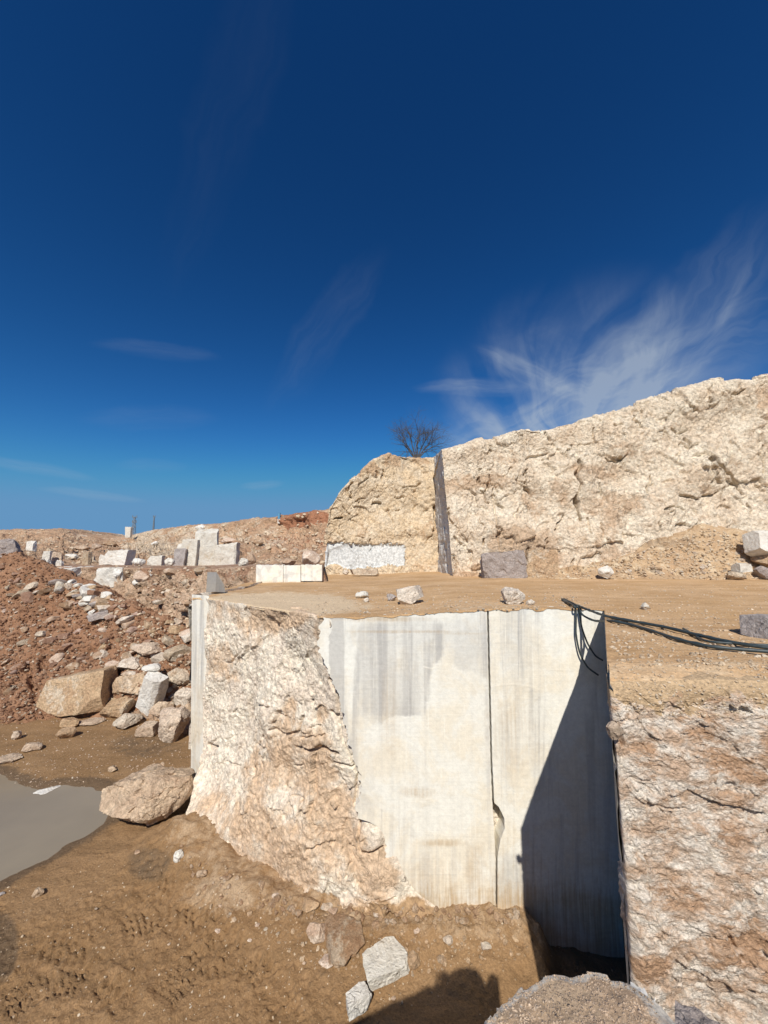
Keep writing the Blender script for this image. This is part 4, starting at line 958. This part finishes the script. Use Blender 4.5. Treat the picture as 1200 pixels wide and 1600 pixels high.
scatter(45, [(180, 985), (300, 965), (300, 1110), (255, 1100), (190, 1050), (150, 1030)], 10, 28, 'broken tan stone in the pile between heap and ledge', 'stone', 'stones between heap and ledge', ['pale', 'tan', 'stone', 'tan'], ['heap', 'terrace', 'floor'], power=1.3, seed=6)
scatter(40, [(200, 895), (300, 905), (300, 985), (250, 960), (190, 925)], 5, 16, 'pale stone on the pink slope behind the heap', 'stone', 'stones on the slope behind the heap', ['pale', 'stone'], ['terrace', 'heap'], seed=7)
scatter(45, [(880, 900), (980, 870), (1060, 840), (1110, 832), (1200, 850), (1200, 908), (900, 908)], 4, 15, 'small tan stone on the debris cone below the cream cliff', 'stone', 'stones on the debris cone', ['stone', 'pale', 'tan'], ['debris'], seed=8)

# ------------------------------------------------------------------ uncountable gravel
def gravel(name, n, poly, smin, smax, mat, keys, seed, power=3., zoff=.15):
    rg = np.random.default_rng(seed); poly = np.array(poly, float); mn, mx = poly.min(0), poly.max(0)
    base = []
    for k in range(8):
        v, f = ico(1); v = v*rg.uniform(.7, 1.15, (len(v), 1)); nrm_ = rg.normal(size=3); nrm_ /= np.linalg.norm(nrm_)
        d = v@nrm_-.35; v = v-np.clip(d, 0, None)[:, None]*nrm_; base.append(v)
    f = ico(1)[1]; Vs = []; Fs = []; c = 0; tries = 0
    while c < n and tries < n*6:
        tries += 1; x, y = rg.uniform(mn, mx)
        if sdpoly(np.array([x]), np.array([y]), poly)[0] > 0: continue
        h = hit(x, y)
        if h is None or h[3] not in keys: continue
        s = (smin+(smax-smin)*rg.random()**power)/2
        v = base[int(rg.integers(8))]*np.array([1, rg.uniform(.6, 1), rg.uniform(.4, .8)])*s
        v = v@np.array(Euler((rg.uniform(-.4, .4), rg.uniform(-.4, .4), rg.uniform(0, 6.3))).to_matrix()).T
        Vs.append(v+np.array(h[0])+np.array([0, 0, s*zoff])); Fs.append(f+c*len(v)); c += 1
    if not Vs: print('NO GRAVEL', name); return
    tag(mk(name, np.concatenate(Vs), np.concatenate(Fs), M[mat], smooth=False), kind='stuff')
gravel('gravel', 5500, [(0, 850), (300, 990), (300, 1060), (150, 1110), (0, 1130)], .05, .34, 'redstone', ['heap'], 21)
gravel('gravel', 1300, [(0, 850), (300, 990), (300, 1060), (150, 1110), (0, 1130)], .05, .30, 'pale', ['heap'], 22)
gravel('rubble', 1100, [(180, 885), (400, 885), (300, 1000), (300, 1130), (200, 1060), (150, 1000)], .05, .40, 'grav', ['terrace', 'heap'], 23, 4.)
gravel('rubble', 900, [(0, 828), (510, 800), (510, 884), (0, 884)], .2, 1.5, 'grav', ['hill'], 24, 4.)
gravel('gravel', 2600, [(800, 908), (900, 885), (1000, 860), (1100, 825), (1200, 845), (1200, 908)], .04, .30, 'grav', ['debris'], 25)
gravel('gravel', 3600, [(330, 935), (520, 915), (1200, 912), (1200, 1050), (960, 1040), (945, 955), (700, 952), (500, 962)], .015, .10, 'grav', kb, 26, 4.)
gravel('gravel', 1500, [(958, 1035), (1240, 1030), (1240, 1125), (965, 1115)], .006, .055, 'grav', ['bench', 'bench2', 'right'], 35, 3.5)
gravel('gravel', 900, [(480, 935), (900, 930), (930, 955), (500, 962)], .02, .12, 'pale', kb, 29, 4.)
gravel('gravel', 1100, [(0, 1380), (250, 1320), (600, 1420), (810, 1440), (810, 1500), (560, 1600), (0, 1600)], .012, .08, 'grav', ['floor'], 27, 5.)
gravel('gravel', 600, [(300, 1395), (480, 1405), (640, 1425), (810, 1440), (810, 1500), (600, 1530), (440, 1500)], .02, .16, 'tan', ['floor'], 30, 4.)
gravel('rubble', 420, [(280, 1315), (340, 1360), (460, 1400), (560, 1418), (700, 1415), (812, 1425), (812, 1450), (660, 1440), (540, 1450), (420, 1425), (320, 1395), (275, 1345)], .02, .26, 'stone', ['floor', 'left'], 33, 4.)
gravel('gravel', 1500, [(0, 1120), (300, 1130), (300, 1200), (0, 1240)], .02, .10, 'stone', ['floor'], 31, 5.)
gravel('gravel', 3000, [(735, 1605), (800, 1535), (880, 1505), (1000, 1530), (1040, 1605)], .002, .014, 'tan', ['mound'], 28, 3.5, .1)

# ------------------------------------------------------------------ cables
def tube(name, pts, r, mat, label=None, cat=None, group=None, n=160, seg_=8, nz=0.0):
    pts = np.array([np.array(p) for p in pts]); c = cr(pts, arct(pts, n)); T = np.gradient(c, axis=0); T /= np.linalg.norm(T, axis=1)[:, None]
    A = np.cross(T, [0.13, .1, 1.]); A /= np.linalg.norm(A, axis=1)[:, None]; Bn = np.cross(T, A)
    th = np.linspace(0, 2*np.pi, seg_, endpoint=False)
    rr = (r*(1+nz*np.clip(pn(c*6.), 0, 1)))[:, None, None] if nz else r
    G = c[:, None]+rr*(A[:, None]*np.cos(th)[None, :, None]+Bn[:, None]*np.sin(th)[None, :, None])
    q = gridq(n, seg_, True)
    V = G.reshape(-1, 3); m_ = len(V)
    V = np.concatenate([V, c[:1], c[-1:]]); Q = q.tolist()+[[i, (i+1) % seg_, m_] for i in range(seg_)]+[[m_-seg_+(i+1) % seg_, m_-seg_+i, m_+1] for i in range(seg_)]
    o = mk(name, V, Q, mat)
    if label: tag(o, label, cat, group)
    return o
def on(px, py, up=.035):
    h = hit(px, py, kb); p = np.array(h[0]) if h else P(px, py, 9); p[2] += up; return p
tube('cable', [PZ(x, y, -1.345) for x, y in ((878, 936), (890, 941), (912, 950), (945, 962), (985, 970), (1040, 980), (1090, 992), (1140, 1003), (1200, 1012), (1290, 1019))], .028, M['cable'], 'upper black cable crossing the notch corner and running right over the bench', 'cable', nz=.5)
tube('cable', [PZ(880, 939, -1.345), PZ(897, 946, -1.345), P(912, 962, 10.1), P(930, 970, 9.6)]+[PZ(x, y, -1.345) for x, y in ((955, 970), (985, 976), (1020, 986), (1060, 999), (1110, 1010), (1200, 1018), (1290, 1026))], .026, M['cable'], 'lower black cable sagging beneath the upper one at the notch', 'cable', nz=.5)
tube('cable', [on(879, 938), P(896, 946, 10.32), P(900, 956, 10.3), P(900, 990, 10.3), P(906, 1020, 10.3), P(918, 1042, 10.3), P(935, 1055, 10.25)], .022, M['cable'], 'longest thin black cable hanging down the white sawn face', 'cable')
tube('cable', [on(881, 937), P(900, 945, 10.33), P(905, 956, 10.3), P(909, 980, 10.3), P(918, 1005, 10.3), P(930, 1024, 10.3), P(942, 1032, 10.25)], .022, M['cable'], 'shorter hanging black cable nearer the dark notch', 'cable')
tube('cable', [on(1068, 985), on(1085, 996), on(1110, 1006), on(1200, 1015, .06), on(1290, 1022, .07)], .02, M['cable'], 'extra cable strand joining the two bench cables at the right', 'cable', nz=.6)

# ------------------------------------------------------------------ bare tree on the yellow cliff
h = hit(647, 716, ['mid']); tb = np.array([P(651, 712, 37.)[0], 37., P(651, 710, 37.)[2]])
tv_, tf_ = [], []
def limb(a, b2, r0, r1):
    d = b2-a; L = np.linalg.norm(d); d = d/L; A = np.cross(d, [.3, .2, .9]); A /= np.linalg.norm(A); Bn = np.cross(d, A); n0 = len(tv_)
    for p, r in ((a, r0), (b2, r1)):
        for k in range(5): t = 2*math.pi*k/5; tv_.append(p+r*(A*math.cos(t)+Bn*math.sin(t)))
    for k in range(5): tf_.append([n0+k, n0+(k+1) % 5, n0+5+(k+1) % 5, n0+5+k])
def grow(p, d, L, r, lev, rg):
    for s_ in range(3):
        q = p+d*L/3; limb(p, q, r, r*.85); p = q; r *= .85; d = d+rg.normal(size=3)*.14; d /= np.linalg.norm(d)
        if lev < 4 and (s_ > 0 or lev > 0):
            e = d+rg.normal(size=3)*.65+np.array([0, 0, .12]); e /= np.linalg.norm(e); grow(p, e, L*.72, r*.6, lev+1, rg)
    if lev < 4:
        for k in range(2):
            e = d+rg.normal(size=3)*.5; e /= np.linalg.norm(e); grow(p, e, L*.7, r*.65, lev+1, rg)
rg = np.random.default_rng(11)
tr_ = empty('bare_tree', 'leafless small tree on top of the yellow cliff', 'tree', tuple(tb))
for k, dx_ in enumerate((-.9, -.6, -.35, -.1, .15, .4, .65, .95)):
    e = np.array([dx_*.9, rg.uniform(-.3, .3), 1.]); e /= np.linalg.norm(e); grow(tb+np.array([dx_*.3, 0, -.3]), e, 1.75 if k != 3 else 2.3, .07, 1, rg)
o = mk('crown', np.array(tv_), tf_, M['bark']); pp(o, tr_)
tv_, tf_ = [], []
for dx_ in (-.12, 0, .12): limb(tb+np.array([dx_, 0, -1.4]), tb+np.array([dx_*1.5, 0, -.3]), .09, .06)
pp(mk('trunk', np.array(tv_), tf_, M['bark']), tr_)

# ------------------------------------------------------------------ masts on the skyline
def mast(px, ytop, ybot, Y_, wpx, arms, label):
    b0 = P(px, ybot+3, Y_); t0 = P(px, ytop, Y_); H_ = t0[2]-b0[2]; w = wpx/F*Y_/2
    e = empty('lattice_mast', label, 'mast', tuple(b0))
    tv_.clear(); tf_.clear()
    for sx in (-1, 1):
        for sy in (-1, 1): limb(b0+np.array([sx*w, sy*w, 0]), b0+np.array([sx*w*.35, sy*w*.35, H_]), .09, .06)
    o = mk('leg_frame', np.array(tv_), list(tf_), M['steel']); pp(o, e)
    tv_.clear(); tf_.clear(); n = 7
    for k in range(n):
        f0, f1 = k/n, (k+1)/n; w0, w1 = w*(1-.65*f0), w*(1-.65*f1)
        for s_ in (-1, 1):
            limb(b0+np.array([s_*w0, -w0, H_*f0]), b0+np.array([-s_*w1, -w1, H_*f1]), .06, .06); limb(b0+np.array([s_*w0, w0, H_*f0]), b0+np.array([-s_*w1, w1, H_*f1]), .06, .06)
    o = mk('bracing', np.array(tv_), list(tf_), M['steel']); pp(o, e)
    tv_.clear(); tf_.clear()
    for f_, l_ in arms: limb(b0+np.array([-l_, 0, H_*f_]), b0+np.array([l_, 0, H_*f_]), .09, .09); limb(b0+np.array([-l_*.8, 0, H_*f_]), b0+np.array([-l_*.8, 0, H_*f_+.9]), .12, .12); limb(b0+np.array([l_*.8, 0, H_*f_]), b0+np.array([l_*.8, 0, H_*f_+.9]), .12, .12)
    o = mk('crossarm', np.array(tv_), list(tf_), M['steel']); pp(o, e)
mast(208, 807, 838, 150, 5, [(.95, 1.), (.72, .9), (.5, .8)], 'wider lattice mast with crossarms on the distant skyline')
mast(239, 807, 834, 170, 2.2, [(.96, .5)], 'thin mast right of the wider one on the distant skyline')
# blue tank on the far ridge
e = empty('water_tank', 'tiny blue and white tank on the far ridge', 'tank', tuple(P(436, 814, 92)))
b0 = P(436, 812, 92)
tube('tank_body', [b0+np.array([0, 0, .2]), b0+np.array([0, 0, .21]), b0+np.array([0, 0, 1.0]), b0+np.array([0, 0, 1.6])], .34, M['blue'], n=12, seg_=16)
pp(bpy.context.scene.objects['tank_body'], e)
o = box('tank_base', (b0[0]-.3, 91.8, b0[2]-.9), (b0[0]+.3, 92.3, b0[2]+.2), M['whiterock']); pp(o, e)

# ------------------------------------------------------------------ photographer (out of frame, casts the shadow on the mud)
per = empty('person', 'person in dark clothes standing on the near ledge holding up a phone', 'person', (0.02, -.36, -1.6))
J = {'pelvis': (0, 0, .95, .15), 'chest': (0, 0, 1.28, .17), 'neck': (0, .02, 1.5, .065), 'head': (0, .04, 1.6, .095), 'crown': (0, .03, 1.72, .085),
     'shl': (-.19, 0, 1.43, .065), 'ell': (-.26, .12, 1.2, .045), 'wrl': (-.10, .30, 1.42, .032), 'hal': (-.07, .33, 1.48, .028),
     'shr': (.19, 0, 1.43, .065), 'elr': (.26, .12, 1.2, .045), 'wrr': (.10, .30, 1.42, .032), 'har': (.07, .33, 1.48, .028),
     'hil': (-.1, 0, .88, .10), 'knl': (-.12, .03, .5, .065), 'anl': (-.13, -.02, .09, .045), 'tol': (-.15, .17, .04, .04),
     'hir': (.1, 0, .88, .10), 'knr': (.12, .03, .5, .065), 'anr': (.13, -.02, .09, .045), 'tor': (.15, .17, .04, .04)}
ed = [('pelvis', 'chest'), ('chest', 'neck'), ('neck', 'head'), ('head', 'crown')]
for s_ in 'lr': ed += [('chest', 'sh'+s_), ('sh'+s_, 'el'+s_), ('el'+s_, 'wr'+s_), ('wr'+s_, 'ha'+s_), ('pelvis', 'hi'+s_), ('hi'+s_, 'kn'+s_), ('kn'+s_, 'an'+s_), ('an'+s_, 'to'+s_)]
ks = list(J); me = bpy.data.meshes.new('body'); me.from_pydata([J[k][:3] for k in ks], [(ks.index(a), ks.index(b2)) for a, b2 in ed], [])
bo = bpy.data.objects.new('body', me); C.objects.link(bo); bo.parent = per; me.materials.append(M['cloth'])
md = bo.modifiers.new('skin', 'SKIN')
for i, k in enumerate(ks):
    sv = me.skin_vertices[0].data[i]; sv.radius = (J[k][3],)*2; sv.use_root = (k == 'pelvis')
bo.modifiers.new('sub', 'SUBSURF').levels = 2
v, f = stone(5, (.2, .23, .2), 3, planes=0, rough=.2); v[:, 2] += 1.70
mk('hair', v, f, M['hair'], per)

# ------------------------------------------------------------------ light, sky, camera
SEL, SAZ = R(43), R(7.5)
sun = bpy.data.lights.new('sun', 'SUN'); sun.energy = 5.; sun.angle = R(.5); sun.color = (1, .94, .84)
so = bpy.data.objects.new('sun', sun); C.objects.link(so)
dv = Vector((math.sin(SAZ)*math.cos(SEL), math.cos(SAZ)*math.cos(SEL), -math.sin(SEL)))
so.rotation_euler = dv.to_track_quat('-Z', 'Y').to_euler()
w = bpy.data.worlds.new('World'); bpy.context.scene.world = w; w.use_nodes = True
nt = w.node_tree
for n in list(nt.nodes): nt.nodes.remove(n)
b = NB(nt)
sky = b.n('ShaderNodeTexSky', sky_type='NISHITA'); sky.sun_disc = False; sky.sun_elevation = SEL; sky.sun_rotation = R(187.5)
sky.altitude = 900; sky.air_density = 1.; sky.dust_density = 0.05; sky.ozone_density = 1.6
g = b.n('ShaderNodeTexCoord').outputs['Generated']
sep = b.n('ShaderNodeSeparateXYZ', {0: g})
def dirto(px, py):
    dx = (px-600)/F; dy = (800-py)/F; r = np.array([dx, cp-dy*sp, sp+dy*cp]); return r/np.linalg.norm(r)
# cirrus: sheared fan of fibres around one point of the sky, in directions of the sky itself
def frame(px, py):
    c = dirto(px, py); e1 = np.cross(c, [0, 0, 1.]); e1 /= np.linalg.norm(e1); e2 = np.cross(e1, c); return c, e1, e2
def dot(v): return b.n('ShaderNodeVectorMath', {0: g, 1: tuple(v)}, operation='DOT_PRODUCT').outputs['Value']
wv = b.n('ShaderNodeTexNoise', {'Vector': g, 'Scale': 5., 'Detail': 3.}).outputs['Color']
def fan(px, py, k, r0, r1, a0, a1, amt, lo=.42):
    c, e1, e2 = frame(px, py); z = dot(c); u = b.math('DIVIDE', dot(e1), z); v_ = b.math('DIVIDE', dot(e2), z)
    nz = b.noise(g, 4., 3, .5); nz = b.math('MULTIPLY', b.math('SUBTRACT', nz, .5), .18)
    u = b.math('ADD', u, nz); r = b.math('SQRT', b.math('ADD', b.math('MULTIPLY', u, u), b.math('MULTIPLY', v_, v_)))
    th = b.math('ARCTAN2', v_, u)
    th2 = b.math('ADD', th, b.math('MULTIPLY', r, k))
    cv = b.n('ShaderNodeCombineXYZ', {0: b.math('MULTIPLY', th2, 3.2), 1: b.math('MULTIPLY', r, 3.0), 2: 1.7}).outputs[0]
    n = b.noise(cv, 1.15, 6, .48, .25); n2 = b.noise(g, 7., 6, .55, .6)
    m = b.math('MULTIPLY', b.ss(n, lo, .78), b.math('MULTIPLY', b.ss(r, r1*.25, r1, 1., 0.), b.ss(r, 0., r0, .5, 1.)))
    m = b.math('MULTIPLY', m, b.math('MULTIPLY', b.ss(th, a0-.35, a0+.35), b.ss(th, a1-.35, a1+.35, 1., 0.)))
    m = b.math('MULTIPLY', m, b.ss(n2, .3, .65, .35, 1.))
    front = b.ss(z, .2, .4)
    return b.math('MULTIPLY', b.math('MULTIPLY', m, front), amt)
cl_ = fan(890, 715, 1.2, .08, .43, .3, 3.1, 1.15, .28)
def wisp(px, py, ang, L_, W_, amt):
    c, e1, e2 = frame(px, py); ca, sa = math.cos(R(ang)), math.sin(R(ang)); z = dot(c)
    f1 = e1*ca+e2*sa; f2 = -e1*sa+e2*ca
    u = b.math('DIVIDE', dot(f1), z); v_ = b.math('DIVIDE', dot(f2), z)
    nz = b.math('MULTIPLY', b.math('SUBTRACT', b.noise(g, 6., 4), .5), W_*1.6)
    v_ = b.math('ADD', v_, nz)
    d2 = b.math('ADD', b.math('POWER', b.math('ABSOLUTE', b.math('DIVIDE', u, L_)), 2.), b.math('POWER', b.math('ABSOLUTE', b.math('DIVIDE', v_, W_)), 2.))
    cv = b.n('ShaderNodeCombineXYZ', {0: b.math('MULTIPLY', u, 1.), 1: b.math('MULTIPLY', v_, 9.), 2: .3}).outputs[0]
    m = b.math('MULTIPLY', b.ss(d2, 0., 1., 1., 0.), b.ss(b.noise(cv, 3.5, 6, .6), .35, .65, .3, 1.))
    return b.math('MULTIPLY', b.math('MULTIPLY', m, b.ss(z, .2, .4)), amt)
for a in ((920, 620, 14, .42, .13, .30), (1060, 540, 50, .25, .10, .20), (740, 605, -4, .16, .025, .35), (830, 585, -35, .16, .03, .45), (880, 640, 10, .32, .06, .42), (1145, 465, 62, .07, .014, .25), (1010, 560, 75, .16, .05, .35), (250, 550, 8, .13, .022, .11), (500, 520, 55, .25, .06, .06), (150, 774, -3, .10, .012, .28), (410, 756, 8, .06, .014, .25), (60, 733, -6, .10, .015, .25), (240, 655, 12, .15, .03, .07), (240, 728, 5, .08, .02, .10), (350, 200, 75, .35, .06, .018)):
    cl_ = b.math('ADD', cl_, wisp(*a), True)
hs = b.n('ShaderNodeHueSaturation', {'Color': sky.outputs[0], 'Saturation': 1.28, 'Value': 1., 'Hue': .5})
tint = b.mix(1., hs.outputs[0], (.74, .97, 1.15), 'MULTIPLY')
tint = b.n('ShaderNodeGamma', {'Color': tint, 'Gamma': 1.35}).outputs[0]
tint = b.mix(1., tint, (.80, .88, .74), 'MULTIPLY')
sc_ = b.n('ShaderNodeSeparateColor', {0: tint}); ch = []
for i_, (lim, ds) in enumerate(((2.1, 1.2), (4.9, 2.5), (8.6, 3.5))):
    nd = b.n('ShaderNodeMath', {0: sc_.outputs[i_], 1: lim, 2: ds}, operation='SMOOTH_MIN'); ch.append(nd.outputs[0])
tint = b.n('ShaderNodeCombineColor', {0: ch[0], 1: ch[1], 2: ch[2]}).outputs[0]
col = b.mix(b.math('MULTIPLY', cl_, .62), tint, (7.2, 8.3, 9.6))
bg = b.n('ShaderNodeBackground', {'Color': col, 'Strength': .062})
b.n('ShaderNodeOutputWorld', {'Surface': bg.outputs[0]})
cam = bpy.data.cameras.new('camera'); cam.sensor_fit = 'VERTICAL'; cam.sensor_height = 36; cam.lens = 36*F/1600; cam.clip_start = .05; cam.clip_end = 4000
co = bpy.data.objects.new('camera', cam); C.objects.link(co); co.rotation_euler = (math.pi/2+PITCH, 0, 0); bpy.context.scene.camera = co
sc = bpy.context.scene
sc.view_settings.view_transform = 'Standard'; sc.view_settings.look = 'None'; sc.view_settings.exposure = 0; sc.view_settings.gamma = 1
sc.render.resolution_x = 768; sc.render.resolution_y = 1024
